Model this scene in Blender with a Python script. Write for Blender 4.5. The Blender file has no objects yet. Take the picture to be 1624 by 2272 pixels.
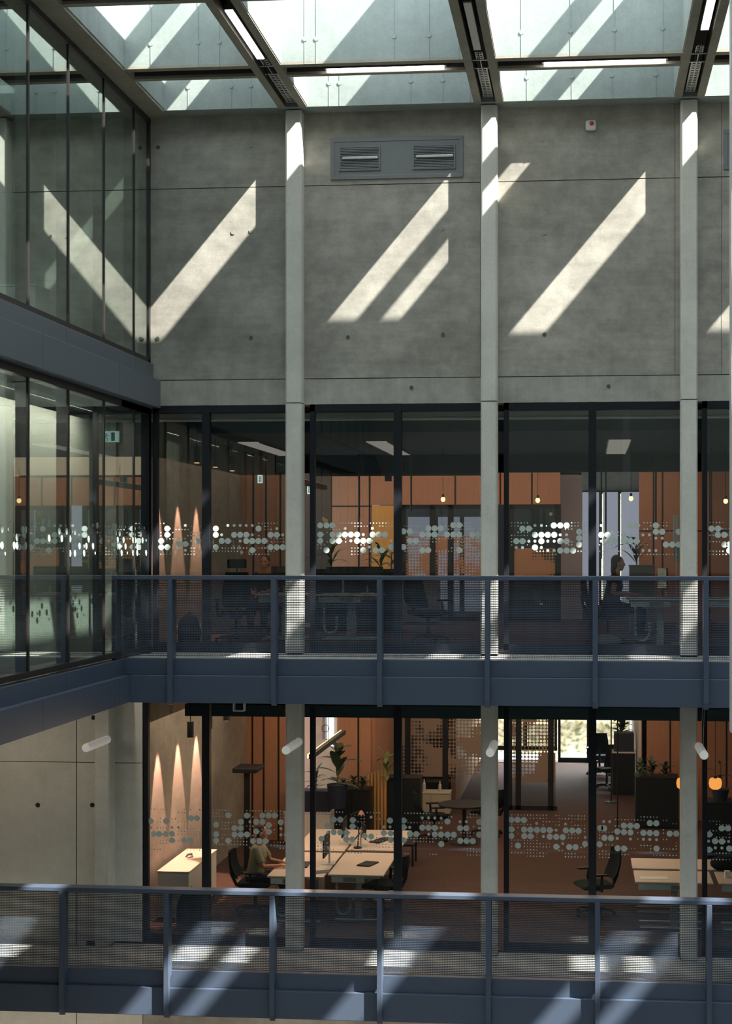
import bpy, bmesh, math, random
from mathutils import Vector, Matrix
random.seed(7)
SC = bpy.context.scene
COL = SC.collection
PI = math.pi
# ------------------------------------------------------------------ camera, sky, sun, exposure
F, CX, CY, TH, ZE = 3460.0, 976.0, 1221.0, math.atan(324 / 3460.0), 1.457
CT, ST = math.cos(TH), math.sin(TH)
def X(u, Y):
    k = (u - CX) / F
    return (k * Y * CT - Y * ST) / (CT + k * ST)
def dep(x, Y): return -x * ST + Y * CT
def Z(v, x, Y): return ZE - (v - CY) * dep(x, Y) / F
def YX(u, x):
    k = (u - CX) / F
    return x * (CT + k * ST) / (k * CT - ST)
def W(u, v, Y):
    x = X(u, Y)
    return x, Z(v, x, Y)
cam = bpy.data.cameras.new('camera')
co = bpy.data.objects.new('camera', cam); COL.objects.link(co)
co.location = (0, 0, ZE); co.rotation_euler = (PI / 2, 0, TH)
cam.lens = F / 2272 * 36; cam.sensor_width = 36; cam.sensor_fit = 'AUTO'
cam.shift_x = -(CX - 812) / 2272; cam.shift_y = (CY - 1136) / 2272
cam.clip_start = .05; cam.clip_end = 300
SC.camera = co
SC.view_settings.view_transform = 'Standard'
try: SC.view_settings.look = 'None'
except Exception: pass
SC.view_settings.exposure = 0.1
SC.view_settings.gamma = 1
SC.view_settings.use_curve_mapping = False
cy = SC.cycles
cy.max_bounces = 9; cy.diffuse_bounces = 6; cy.glossy_bounces = 4; cy.transmission_bounces = 4
cy.transparent_max_bounces = 24
cy.caustics_reflective = False; cy.caustics_refractive = False
cy.sample_clamp_indirect = 6.0
cy.use_denoising = True
try:
    cy.use_light_tree = True
except Exception: pass
wd = bpy.data.worlds.new('World'); SC.world = wd; wd.use_nodes = True
bg = wd.node_tree.nodes['Background']; bg.inputs[0].default_value = (.82, .93, 1.0, 1); bg.inputs[1].default_value = 3.9
SUN_A, SUN_B = 2.08, 2.45
def sun(name, d, e, col):
    l = bpy.data.lights.new(name, 'SUN'); l.energy = e; l.angle = math.radians(.55); l.color = col
    o = bpy.data.objects.new(name, l); COL.objects.link(o)
    o.rotation_euler = Vector(d).to_track_quat('-Z', 'Y').to_euler(); o.location = (20, -8, 25)
sun('sun', (-SUN_A, 1, -SUN_B), 18.5, (1, .97, .88))
def area(name, loc, d, sx, sy, e, col, spread=PI):
    l = bpy.data.lights.new(name, 'AREA'); l.shape = 'RECTANGLE'; l.size = sx; l.size_y = sy; l.energy = e; l.color = col; l.spread = spread
    o = bpy.data.objects.new(name, l); COL.objects.link(o); o.location = loc
    zz = -Vector(d).normalized(); xx = Vector((1, 0, 0)); xx = (xx - zz * xx.dot(zz)).normalized(); yy = zz.cross(xx)
    o.rotation_euler = Matrix((xx, yy, zz)).transposed().to_euler()
    return o
def spot(name, loc, d, e, ang, blend, col, r=.03):
    l = bpy.data.lights.new(name, 'SPOT'); l.energy = e; l.spot_size = ang; l.spot_blend = blend; l.color = col; l.shadow_soft_size = r
    o = bpy.data.objects.new(name, l); COL.objects.link(o); o.location = loc
    o.rotation_euler = Vector(d).to_track_quat('-Z', 'Y').to_euler()
    return o
def point(name, loc, e, col, r=.05):
    l = bpy.data.lights.new(name, 'POINT'); l.energy = e; l.color = col; l.shadow_soft_size = r
    o = bpy.data.objects.new(name, l); COL.objects.link(o); o.location = loc
    return o
WARM = (1, .68, .48)
# warm area lamps without fittings, added to light both office floors
area('office_light_lower', (-2.6, 25.6, -1.16), (0, 0, -1), 8, 5, 190, WARM)
area('office_light_lower_deep', (-1.0, 33.0, -.95), (0, 0, -1), 6, 6, 110, WARM)
area('office_light_upper', (-2.6, 26.5, 2.9), (0, 0, -1), 8, 6, 60, WARM)
area('wall_washer_upper', (-2.0, 29.75, 3.05), (0, .8, -.6), 8, .3, 60, (1, .55, .34))
area('wall_washer_lower', (-2.0, 29.0, -.9), (0, .85, -.5), 8, .3, 60, (1, .52, .28))
area('garden_daylight', (.6, 44.2, -.3), (0, -1, -.8), 5, 1.5, 3800, (.8, .9, 1))  # hidden lamp outside the far window, added to spread daylight on the floor

# ------------------------------------------------------------------ materials
MATS = {}
def nm(name):
    m = bpy.data.materials.new(name); m.use_nodes = True
    nt = m.node_tree; b = nt.nodes['Principled BSDF']
    return m, nt, b
def N(nt, t, **k):
    n = nt.nodes.new(t)
    for a, v in k.items(): setattr(n, a, v)
    return n
def plain(name, c, rough=.5, metal=0, noise=.12, scale=6, emis=None, es=1, bump=0, spec=None):
    m, nt, b = nm(name)
    b.inputs['Roughness'].default_value = rough; b.inputs['Metallic'].default_value = metal
    if spec is not None: b.inputs['Specular IOR Level'].default_value = spec
    tc = N(nt, 'ShaderNodeTexCoord'); no = N(nt, 'ShaderNodeTexNoise'); no.inputs['Scale'].default_value = scale; no.inputs['Detail'].default_value = 5
    nt.links.new(tc.outputs['Object'], no.inputs['Vector'])
    mx = N(nt, 'ShaderNodeMix', data_type='RGBA')
    mx.inputs[6].default_value = tuple(x * (1 - noise) for x in c) + (1,); mx.inputs[7].default_value = tuple(min(1, x * (1 + noise)) for x in c) + (1,)
    nt.links.new(no.outputs['Fac'], mx.inputs[0]); nt.links.new(mx.outputs[2], b.inputs['Base Color'])
    if emis: b.inputs['Emission Color'].default_value = tuple(emis) + (1,); b.inputs['Emission Strength'].default_value = es
    if bump:
        bp = N(nt, 'ShaderNodeBump'); bp.inputs['Strength'].default_value = bump; bp.inputs['Distance'].default_value = .01
        nt.links.new(no.outputs['Fac'], bp.inputs['Height']); nt.links.new(bp.outputs[0], b.inputs['Normal'])
    return m
def concrete(name, c, dirt=.25, rough=.75, horiz=True):
    m, nt, b = nm(name); b.inputs['Roughness'].default_value = rough; b.inputs['Specular IOR Level'].default_value = .25
    tc = N(nt, 'ShaderNodeTexCoord')
    def noise(sc, det, vec):
        mp = N(nt, 'ShaderNodeMapping'); mp.inputs['Scale'].default_value = vec
        n = N(nt, 'ShaderNodeTexNoise'); n.inputs['Scale'].default_value = sc; n.inputs['Detail'].default_value = det; n.inputs['Roughness'].default_value = .62
        nt.links.new(tc.outputs['Object'], mp.inputs[0]); nt.links.new(mp.outputs[0], n.inputs[0]); return n
    a = noise(.7, 6, (1, 1, 1.4)); s = noise(2.2, 8, (.6, .6, 6) if horiz else (6, 6, .5)); f = noise(30, 5, (1, 1, 1)); bl = noise(4.5, 6, (1, 1, 1))
    def ramp(src, p0, p1, v0, v1):
        r = N(nt, 'ShaderNodeMapRange'); r.inputs[1].default_value = p0; r.inputs[2].default_value = p1; r.inputs[3].default_value = v0; r.inputs[4].default_value = v1
        nt.links.new(src.outputs['Fac'], r.inputs[0]); return r
    def mul(p, q):
        k = N(nt, 'ShaderNodeMath', operation='MULTIPLY'); nt.links.new(p.outputs[0], k.inputs[0]); nt.links.new(q.outputs[0], k.inputs[1]); return k
    t = mul(mul(ramp(a, .3, .7, 1 - dirt, 1 + dirt * .5), ramp(s, .35, .65, 1 - dirt * .2, 1 + dirt * .15)), mul(ramp(f, .3, .7, .95, 1.05), ramp(bl, .32, .7, 1 - dirt * .6, 1 + dirt * .25)))
    vm = N(nt, 'ShaderNodeVectorMath', operation='SCALE'); vm.inputs[0].default_value = c
    nt.links.new(t.outputs[0], vm.inputs['Scale']); nt.links.new(vm.outputs[0], b.inputs['Base Color'])
    bp = N(nt, 'ShaderNodeBump'); bp.inputs['Strength'].default_value = .25; bp.inputs['Distance'].default_value = .006
    nt.links.new(f.outputs['Fac'], bp.inputs['Height']); nt.links.new(bp.outputs[0], b.inputs['Normal'])
    return m
def glass(name, tint=(.86, .93, .91), base=.07, power=4.2, rough=0.0):
    m = bpy.data.materials.new(name); m.use_nodes = True; nt = m.node_tree; nt.nodes.clear()
    out = N(nt, 'ShaderNodeOutputMaterial'); mx = N(nt, 'ShaderNodeMixShader'); tr = N(nt, 'ShaderNodeBsdfTransparent'); gl = N(nt, 'ShaderNodeBsdfGlossy')
    tr.inputs[0].default_value = tint + (1,); gl.inputs[0].default_value = (.95, 1, .97, 1); gl.inputs['Roughness'].default_value = rough
    lw = N(nt, 'ShaderNodeLayerWeight'); lw.inputs[0].default_value = .5
    pw = N(nt, 'ShaderNodeMath', operation='POWER'); pw.inputs[1].default_value = power
    ma = N(nt, 'ShaderNodeMath', operation='MULTIPLY_ADD'); ma.inputs[1].default_value = 1 - base; ma.inputs[2].default_value = base; ma.use_clamp = True
    nt.links.new(lw.outputs['Facing'], pw.inputs[0]); nt.links.new(pw.outputs[0], ma.inputs[0]); nt.links.new(ma.outputs[0], mx.inputs[0])
    nt.links.new(tr.outputs[0], mx.inputs[1]); nt.links.new(gl.outputs[0], mx.inputs[2]); nt.links.new(mx.outputs[0], out.inputs[0])
    return m
def meshmat(name, c, pz=.0225, px=.0225, oz=.5, ox=.8):
    """perforated sheet: oblong holes in rows, transparent where punched"""
    m = bpy.data.materials.new(name); m.use_nodes = True; nt = m.node_tree; b = nt.nodes['Principled BSDF']; out = nt.nodes['Material Output']
    b.inputs['Base Color'].default_value = c + (1,); b.inputs['Roughness'].default_value = .5; b.inputs['Metallic'].default_value = .2
    tc = N(nt, 'ShaderNodeTexCoord'); sp = N(nt, 'ShaderNodeSeparateXYZ'); nt.links.new(tc.outputs['Object'], sp.inputs[0])
    def hole(sock, p, o):
        d = N(nt, 'ShaderNodeMath', operation='DIVIDE'); d.inputs[1].default_value = p; nt.links.new(sock, d.inputs[0])
        f = N(nt, 'ShaderNodeMath', operation='FLOORED_MODULO'); f.inputs[1].default_value = 1; nt.links.new(d.outputs[0], f.inputs[0])
        l = N(nt, 'ShaderNodeMath', operation='LESS_THAN'); l.inputs[1].default_value = o; nt.links.new(f.outputs[0], l.inputs[0]); return l
    h = N(nt, 'ShaderNodeMath', operation='MULTIPLY'); nt.links.new(hole(sp.outputs[2], pz, oz).outputs[0], h.inputs[0]); nt.links.new(hole(sp.outputs[0], px, ox).outputs[0], h.inputs[1])
    tr = N(nt, 'ShaderNodeBsdfTransparent'); mx = N(nt, 'ShaderNodeMixShader')
    nt.links.new(h.outputs[0], mx.inputs[0]); nt.links.new(b.outputs[0], mx.inputs[1]); nt.links.new(tr.outputs[0], mx.inputs[2]); nt.links.new(mx.outputs[0], out.inputs[0])
    return m
def wood(name, c, plank=0):
    m, nt, b = nm(name); b.inputs['Roughness'].default_value = .45
    tc = N(nt, 'ShaderNodeTexCoord'); mp = N(nt, 'ShaderNodeMapping'); mp.inputs['Scale'].default_value = (14, 14, .8)
    n = N(nt, 'ShaderNodeTexNoise'); n.inputs['Scale'].default_value = 3; n.inputs['Detail'].default_value = 8
    nt.links.new(tc.outputs['Object'], mp.inputs[0]); nt.links.new(mp.outputs[0], n.inputs[0])
    mx = N(nt, 'ShaderNodeMix', data_type='RGBA'); mx.inputs[6].default_value = tuple(x * .7 for x in c) + (1,); mx.inputs[7].default_value = tuple(min(1, x * 1.2) for x in c) + (1,)
    nt.links.new(n.outputs['Fac'], mx.inputs[0]); nt.links.new(mx.outputs[2], b.inputs['Base Color']); return m
def emit(name, c, s):
    m = bpy.data.materials.new(name); m.use_nodes = True; nt = m.node_tree; nt.nodes.clear()
    out = N(nt, 'ShaderNodeOutputMaterial'); e = N(nt, 'ShaderNodeEmission'); e.inputs[0].default_value = tuple(c) + (1,); e.inputs[1].default_value = s
    nt.links.new(e.outputs[0], out.inputs[0]); return m
M = dict(
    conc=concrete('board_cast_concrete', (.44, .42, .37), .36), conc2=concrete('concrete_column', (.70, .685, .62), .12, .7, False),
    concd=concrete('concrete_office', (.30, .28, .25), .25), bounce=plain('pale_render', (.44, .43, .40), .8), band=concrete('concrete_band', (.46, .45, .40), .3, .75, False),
    coffer=concrete('coffer_concrete', (.33, .375, .36), .16, .7, False),
    joint=plain('joint_dark', (.10, .10, .09), .9), hole=plain('tie_hole', (.03, .03, .03), .9),
    beam=concrete('beam_concrete', (.36, .335, .28), .2), dark=plain('dark_recess', (.06, .055, .048), .8), opp=plain('dark_opposite_front', (.07, .075, .08), .7),
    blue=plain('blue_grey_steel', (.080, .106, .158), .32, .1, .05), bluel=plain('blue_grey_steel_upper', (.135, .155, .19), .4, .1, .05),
    frame=plain('black_frame', (.010, .012, .017), .6, 0, .05, spec=.25), framed=plain('dark_brown_mullion', (.03, .026, .026), .4, .2, .05),
    glass=glass('clear_glass', (.92, .96, .94), .045), glassl=glass('reflective_glass', (.80, .87, .85), .10, 2.6),
    glassi=glass('office_partition_glass', (.8, .8, .8), .05),
    dot=plain('frosted_dot', (.56, .63, .59), .6, 0, .03), dotd=plain('frosted_dot_partition', (.34, .27, .22), .8, 0, .03),
    mesh=meshmat('perforated_steel', (.062, .082, .122)), deck=plain('pale_deck', (.50, .50, .46), .6, 0, .1, 3),
    white=plain('white_laminate', (.72, .72, .70), .35, 0, .03), top=plain('desk_top', (.64, .54, .47), .4, 0, .04),
    lgrey=plain('light_grey_metal', (.55, .57, .56), .35, .3, .04), galv=plain('galvanised_steel', (.55, .57, .55), .4, .6, .15, 20),
    grille=plain('grille_grey', (.20, .21, .22), .5, .1, .08), black=plain('black_plastic', (.008, .010, .012), .5, 0, .1, spec=.25),
    fabric=plain('black_fabric', (.009, .015, .017), .9, 0, .1, 20, spec=.15), screen=plain('dark_screen', (.01, .01, .012), .15),
    navy=plain('navy_acoustic_panel', (.006, .024, .045), .9, 0, .05, spec=.1), raft=plain('grey_blue_raft', (.025, .058, .085), .85, 0, .1),
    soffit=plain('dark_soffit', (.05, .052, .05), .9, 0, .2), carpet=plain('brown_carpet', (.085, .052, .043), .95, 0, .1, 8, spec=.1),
    wood=wood('warm_wood_panel', (.40, .21, .13)), wood2=wood('pale_wood_panel', (.55, .33, .20)), plaster=plain('white_plaster', (.62, .58, .55), .7),
    tube=plain('white_tube', (.80, .80, .77), .35, 0, .02), tubel=plain('white_tube_glow', (.80, .79, .75), .35, 0, .02, emis=(1, .95, .88), es=.16), dotl=plain('frosted_dot_left', (.30, .36, .34), .6, 0, .03), red=plain('red_plastic', (.6, .03, .03), .3),
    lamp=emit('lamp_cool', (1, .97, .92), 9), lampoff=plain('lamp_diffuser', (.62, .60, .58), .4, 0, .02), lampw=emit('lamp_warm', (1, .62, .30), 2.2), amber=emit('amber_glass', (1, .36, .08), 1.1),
    sign=emit('sign_white', (.65, .9, .85), .8), signg=plain('sign_green', (.02, .12, .08), .5), panel=emit('ceiling_panel', (.75, .66, .60), .28),
    leaf=plain('dark_leaf', (.03, .06, .03), .5, 0, .4, 8), leaf2=plain('green_leaf', (.10, .16, .04), .5, 0, .4, 8), pot=plain('dark_planter', (.012, .018, .04), .6),
    petal=plain('cream_petal', (.7, .6, .35), .6), skin=plain('skin', (.50, .22, .14), .55, 0, .08), hair=plain('dark_hair', (.035, .02, .012), .7, 0, .3, 30), hairr=plain('auburn_hair', (.30, .10, .04), .7, 0, .3, 30),
    shirt=plain('sage_shirt', (.24, .24, .16), .9, 0, .1), trouser=plain('dark_trousers', (.01, .013, .025), .9), blackshirt=plain('black_top', (.02, .02, .022), .9),
    cloth=plain('grey_cloth', (.22, .20, .19), .95, 0, .25), curtain=plain('pale_curtain', (.42, .42, .36), .9, 0, .06), paper=plain('paper', (.8, .8, .78), .7, 0, .04),
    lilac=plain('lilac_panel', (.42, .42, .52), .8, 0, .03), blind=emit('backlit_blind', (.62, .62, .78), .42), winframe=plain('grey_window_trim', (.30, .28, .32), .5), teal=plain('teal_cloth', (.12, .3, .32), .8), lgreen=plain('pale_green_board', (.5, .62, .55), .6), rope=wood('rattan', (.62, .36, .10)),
)
# ------------------------------------------------------------------ mesh builder
class MB:
    def __init__(s): s.v = []; s.f = []; s.m = []
    def add(s, vs, fs, mi=0):
        o = len(s.v); s.v += [tuple(v) for v in vs]; s.f += [tuple(i + o for i in f) for f in fs]; s.m += [mi] * len(fs); return s
    def box(s, x0, x1, y0, y1, z0, z1, mi=0):
        if x0 > x1: x0, x1 = x1, x0
        if y0 > y1: y0, y1 = y1, y0
        if z0 > z1: z0, z1 = z1, z0
        return s.add([(x, y, z) for z in (z0, z1) for y in (y0, y1) for x in (x0, x1)],
                     [(0, 2, 3, 1), (4, 5, 7, 6), (0, 1, 5, 4), (2, 6, 7, 3), (0, 4, 6, 2), (1, 3, 7, 5)], mi)
    def obox(s, c, size, rot, mi=0):
        h = [a / 2 for a in size]; R = rot if isinstance(rot, Matrix) else Matrix.Rotation(rot, 3, 'Z')
        vs = [Vector(c) + R @ Vector((x, y, z)) for z in (-h[2], h[2]) for y in (-h[1], h[1]) for x in (-h[0], h[0])]
        return s.add(vs, [(0, 2, 3, 1), (4, 5, 7, 6), (0, 1, 5, 4), (2, 6, 7, 3), (0, 4, 6, 2), (1, 3, 7, 5)], mi)
    def cyl(s, p0, p1, r0, r1=None, n=12, mi=0, cap=True):
        r1 = r0 if r1 is None else r1; p0 = Vector(p0); p1 = Vector(p1); d = (p1 - p0).normalized()
        a = d.orthogonal().normalized(); b = d.cross(a)
        vs = []
        for p, r in ((p0, r0), (p1, r1)):
            vs += [p + (a * math.cos(2 * PI * i / n) + b * math.sin(2 * PI * i / n)) * r for i in range(n)]
        fs = [(i, (i + 1) % n, n + (i + 1) % n, n + i) for i in range(n)]
        if cap: fs += [tuple(reversed(range(n))), tuple(range(n, 2 * n))]
        return s.add(vs, fs, mi)
    def tube(s, pts, r, n=8, mi=0):
        pts = [Vector(p) for p in pts]; rr = r if isinstance(r, (list, tuple)) else [r] * len(pts)
        vs = []; a = None
        for i, p in enumerate(pts):
            d = (pts[min(i + 1, len(pts) - 1)] - pts[max(i - 1, 0)]).normalized()
            if a is None: a = d.orthogonal().normalized()
            a = (a - d * a.dot(d)).normalized(); b = d.cross(a)
            vs += [p + (a * math.cos(2 * PI * k / n) + b * math.sin(2 * PI * k / n)) * rr[i] for k in range(n)]
        fs = [(i * n + k, i * n + (k + 1) % n, (i + 1) * n + (k + 1) % n, (i + 1) * n + k) for i in range(len(pts) - 1) for k in range(n)]
        fs += [tuple(reversed(range(n))), tuple(range((len(pts) - 1) * n, len(pts) * n))]
        return s.add(vs, fs, mi)
    def lathe(s, prof, c=(0, 0, 0), n=20, mi=0, sx=1, sy=1):
        vs = [(c[0] + r * math.cos(2 * PI * i / n) * sx, c[1] + r * math.sin(2 * PI * i / n) * sy, c[2] + z) for r, z in prof for i in range(n)]
        fs = [(j * n + i, j * n + (i + 1) % n, (j + 1) * n + (i + 1) % n, (j + 1) * n + i) for j in range(len(prof) - 1) for i in range(n)]
        fs += [tuple(reversed(range(n))), tuple(range((len(prof) - 1) * n, len(prof) * n))]
        return s.add(vs, fs, mi)
    def ball(s, c, r, n=10, mi=0):
        r = (r, r, r) if not isinstance(r, (tuple, list)) else r
        prof = [(max(.001, math.sin(PI * k / n)), -math.cos(PI * k / n)) for k in range(n + 1)]
        m0 = len(s.v); s.lathe(prof, (0, 0, 0), 14, mi)
        for i in range(m0, len(s.v)):
            x, y, z = s.v[i]; s.v[i] = (c[0] + x * r[0], c[1] + y * r[1], c[2] + z * r[2])
        return s
    def disc(s, c, r, n=16, t=.0015, mi=0):
        """upright disc facing -y"""
        return s.cyl((c[0], c[1] + t, c[2]), (c[0], c[1] - t, c[2]), r, r, n, mi)
    def build(s, name, mat, parent=None, bevel=0, smooth=False, loc=None):
        me = bpy.data.meshes.new(name); me.from_pydata(s.v, [], s.f)
        for m in (mat if isinstance(mat, (list, tuple)) else [mat]): me.materials.append(m)
        me.polygons.foreach_set('material_index', s.m)
        if smooth: me.polygons.foreach_set('use_smooth', [True] * len(s.f))
        me.update()
        o = bpy.data.objects.new(name, me); COL.objects.link(o)
        if parent is not None: o.parent = parent
        if loc is not None: o.location = loc
        if bevel:
            md = o.modifiers.new('bevel', 'BEVEL'); md.width = bevel; md.segments = 2; md.limit_method = 'ANGLE'
        return o
def tag(o, label, cat, group=None, kind=None):
    if label: o['label'] = label
    if cat: o['category'] = cat
    if group: o['group'] = group
    if kind: o['kind'] = kind
    return o
def empty(name, loc, label=None, cat=None, group=None, rz=0, kind=None):
    o = bpy.data.objects.new(name, None); COL.objects.link(o); o.location = loc; o.rotation_euler = (0, 0, rz); o.empty_display_size = .1
    return tag(o, label, cat, group, kind)
def struct(name, mb, mat, label=None, parent=None, **k):
    o = mb.build(name, mat, parent, **k); o['kind'] = 'structure'
    if label: o['label'] = label
    return o
def children(o): return [c for c in bpy.data.objects if c.parent == o]
def copy_tree(o, parent=None):
    c = o.copy(); COL.objects.link(c)
    if parent is not None: c.parent = parent
    for ch in children(o): copy_tree(ch, c)
    return c
def clone(o, loc, rz, label, group=None):
    c = copy_tree(o); c.location = loc; c.rotation_euler = (0, 0, rz); c['label'] = label
    if group: c['group'] = group
    return c
def wp(mb, name, mat, parent, **k):
    """a part whose mesh is given in world coordinates"""
    o = mb.build(name, mat, parent, **k)
    if parent is not None and parent.type == 'EMPTY': o.matrix_parent_inverse = Matrix.Translation(-Vector(parent.location))
    return o
H = 7.70
XL = -6.27                      # plane of the left glass
CX_ = [-6.89 + 2.77 * i for i in range(8)]   # column centres
# ------------------------------------------------------------------ floors, walls
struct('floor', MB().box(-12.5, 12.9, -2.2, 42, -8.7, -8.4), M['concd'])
b = MB().box(-7.2, 12.9, 22.0, 42.2, -4.4, -4.2)
struct('floor_lower_office', b, M['carpet'])
b = MB().box(-6.75, 12.9, 22.0, 42.2, -.35, 0).box(-12.5, -6.75, -2.2, 22.2, -.5, 0)
struct('floor_upper_office', b, M['carpet'])
struct('floor_left_top', MB().box(-12.5, XL - .31, -2.2, 22.0, 3.5, 4.12), M['concd'])
# upper concrete wall: cast panels with open joints, a lighter band over the windows, tie holes
w = MB()
zj = [(3.535, 3.90, 1), (3.912, 6.655, 0), (6.667, 9.9, 0)]
xs = [-12.5] + CX_[1:] + [12.9]
for i in range(len(xs) - 1):
    for z0, z1, mi in zj:
        w.box(xs[i] + (.006 if i else 0), xs[i + 1] - .006, 22.0, 22.35, z0, z1, mi)
w.box(-12.5, 12.9, 22.02, 22.3, 3.6, 9.8, 2)
for u in (1065, 1497, 1600):
    x = X(u, 22); w.box(x, x + .007, 21.9985, 22.001, 3.92, H, 2)
for (u, v) in ((351, 327), (557, 323), (517, 516), (1203, 310), (1420, 302), (350, 751), (557, 749), (772, 748), (982, 507), (1208, 742), (1419, 497), (983, 742), (1350, 857), (913, 860), (557, 513), (1207, 517)):
    x, z = W(u, v, 22)
    w.disc((x, 21.995, z), .028, 12, .004, 2 if v > 700 or u < 400 else 0)
    w.disc((x, 21.996, z), .034, 14, .002, 1)
struct('wall_back', w, [M['conc'], M['band'], M['joint']])
# lower storey: concrete wall left of the windows
w = MB()
zb = Z(1690, -8, 22); xj = X(170, 22)
for x0, x1 in ((-12.5, xj - .006), (xj + .006, -6.37)):
    for z0, z1 in ((-8.4, zb - .005), (zb + .005, -.5)):
        w.box(x0, x1, 22, 22.35, z0, z1)
w.box(-12.5, -6.4, 22.01, 22.3, -8.4, -.5, 2)
for (u, v) in ((84, 1786), (205, 1786), (207, 1592), (225, 1790), (110, 2098)):
    x, z = W(u, v, 22); w.disc((x, 21.995, z), .034, 14, .002, 2 if v < 2000 else 0)
w.box(-6.75, -6.37, 22.01, 22.35, -4.2, -.5)
struct('wall_back_lower', w, [M['conc2'], M['band'], M['hole']])
struct('wall_ground', MB().box(-6.36, 12.9, 22.0, 22.3, -8.4, -4.4), M['conc'])
struct('wall_back_right', MB().box(4.38, 12.9, 22, 22.3, -4.2, 3.54), M['conc'])
struct('wall_right', MB().box(12.9, 13.2, -2.5, 42.2, -8.7, 7.9), M['bounce'])
struct('wall_front', MB().box(-12.8, 13.2, -2.6, -2.2, 0, 9.9), M['bounce'])
struct('wall_front_lower', MB().box(-12.8, 13.2, -2.6, -2.2, -8.7, 0), M['opp'])
struct('wall_left', MB().box(-12.8, -12.5, -2.5, 22.3, -8.7, 9.9), M['conc'])
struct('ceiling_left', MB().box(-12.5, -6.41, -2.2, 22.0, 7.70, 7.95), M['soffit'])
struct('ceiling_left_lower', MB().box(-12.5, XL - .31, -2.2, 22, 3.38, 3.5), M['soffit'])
struct('wall_back_left_room', MB().box(-12.5, -6.76, 22.0, 22.3, -.5, 3.53), M['conc'])
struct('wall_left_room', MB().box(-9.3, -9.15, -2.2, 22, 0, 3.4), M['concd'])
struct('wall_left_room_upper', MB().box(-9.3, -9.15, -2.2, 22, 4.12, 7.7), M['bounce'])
# ------------------------------------------------------------------ columns
for i, c in enumerate(CX_[:5]):
    c0, c1 = c - .115, c + .115
    if i == 0: segs = [(-4.2, -.56)]
    else: segs = [(0, 3.535), (3.548, H - .02), (-4.2, -.56)]
    labs = ['pale concrete column of the lower storey on the left wall, below the end of the blue balcony' if i == 0 else
            ('pale concrete column with sunlit top left of the ventilation grille', 'pale concrete column right of the ventilation grille', 'pale concrete column right of the round red alarm', 'pale concrete column past the right edge')[i - 1]]
    r = empty('concrete_column', (c, 21.9, -4.2), labs[0] + ('' if i == 0 else ', rising through both storeys'), 'column')
    for z0, z1 in segs:
        m = MB(); a = .022
        prof = [(c0, 22.02), (c0, 21.76 + a), (c0 + a, 21.76), (c1 - a, 21.76), (c1, 21.76 + a * 1.6), (c1, 22.02)]
        n = len(prof); m.add([(x, y, z) for z in (z0, z1) for x, y in prof], [(j, j + 1, n + j + 1, n + j) for j in range(n - 1)] + [tuple(range(n, 2 * n)), tuple(reversed(range(n)))])
        wp(m, 'column_shaft', M['conc2'], r)
# ------------------------------------------------------------------ roof grid
rc = [CX_[i] for i in range(1, 8)]
XE = -5.97
CR = [(19.78, 20.30), (17.05, 17.45), (14.25, 14.6), (11.4, 11.75), (8.55, 8.9), (5.7, 6.05), (2.85, 3.2), (0, .35)]
YB = 21.68
HCS = [1.0, .97, 1.22, 1.0, 1.0, 1.4, 1.4]
labs = ['concrete roof beam over the column left of the grille, with a bright lamp in it', 'concrete roof beam over the column right of the grille, with an unlit lamp in it', 'concrete roof beam over the column at the right, with a bright lamp in it'] + ['concrete roof beam past the right edge of the view'] * 4
for i, c in enumerate(rc):
    tops = [(.25, 2.13 if i == 1 else 2.2)] if i % 2 else [(.25, 1.57), (1.93, 2.31)]
    r = empty('roof_beam', (c, 10, H), labs[i], 'beam', 'roof beams past the right edge' if i > 2 else None)
    m = MB().box(c - .205, c - .10, -2.2, YB, H, H + .3).box(c + .10, c + .205, -2.2, YB, H, H + .3)
    m.box(c - .205, c + .205, -2.2, YB, H + .25, H + tops[0][1])
    wp(m, 'concrete_beam', M['beam'], r)
    wp(MB().box(c - .102, c + .102, -2.2, YB + .02, H + .22, H + .26).box(c - .103, c - .098, -2.2, YB, H + .01, H + .25).box(c + .098, c + .103, -2.2, YB, H + .01, H + .25), 'service_channel', M['dark'], r)
    if len(tops) > 1:
        wp(MB().box(c - .205, c - .165, -2.2, YB, H + tops[1][0], H + tops[1][1]), 'skylight_frame', M['dark'], r)
struct('trim_1', MB().box(-6.40, XE, -2.2, 21.99, H - .02, H + 2.3), M['beam'])          # left edge beam
struct('trim_2', MB().box(-6.4, 13.2, YB, 22.36, H, H + 2.6), M['coffer'])       # edge beam at the back wall
bays = [XE] + rc
for j, (y0, y1) in enumerate(CR):
    m = MB()
    for i in range(len(rc)):
        x0 = (XE if i == 0 else rc[i - 1] + .205); x1 = rc[i] - .205
        m.box(x0, x1, y0 - .004, y0 + .12, H, H + .035, 0).box(x0, x1, y1 - .10, y1 + .004, H, H + .035, 0).box(x0, x1, y0 + .03, y0 + .12, H + .035, H + .14, 2).box(x0, x1, y1 - .10, y1 - .02, H + .035, H + .14, 2)
        m.box(x0, x1, y0, y1, H + .13, H + HCS[i], 1).box(x0, x1, y0 - .003, y0 + .03, H + .03, H + HCS[i], 1)
        m.box(x0, x1, y0 + .07, y1 - .07, H + .11, H + .135, 2)
    o = m.build('roof_crossbeam', [M['beam'], M['coffer'], M['dark']])
    tag(o, ['concrete crossbeam of the roof grid nearest the back wall, carrying two long lit lamps', 'concrete crossbeam of the roof grid along the top edge of the photo'][j] if j < 2 else 'concrete crossbeam of the roof grid nearer than the top edge of the view', 'beam', 'near roof crossbeams' if j > 1 else None)
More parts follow.
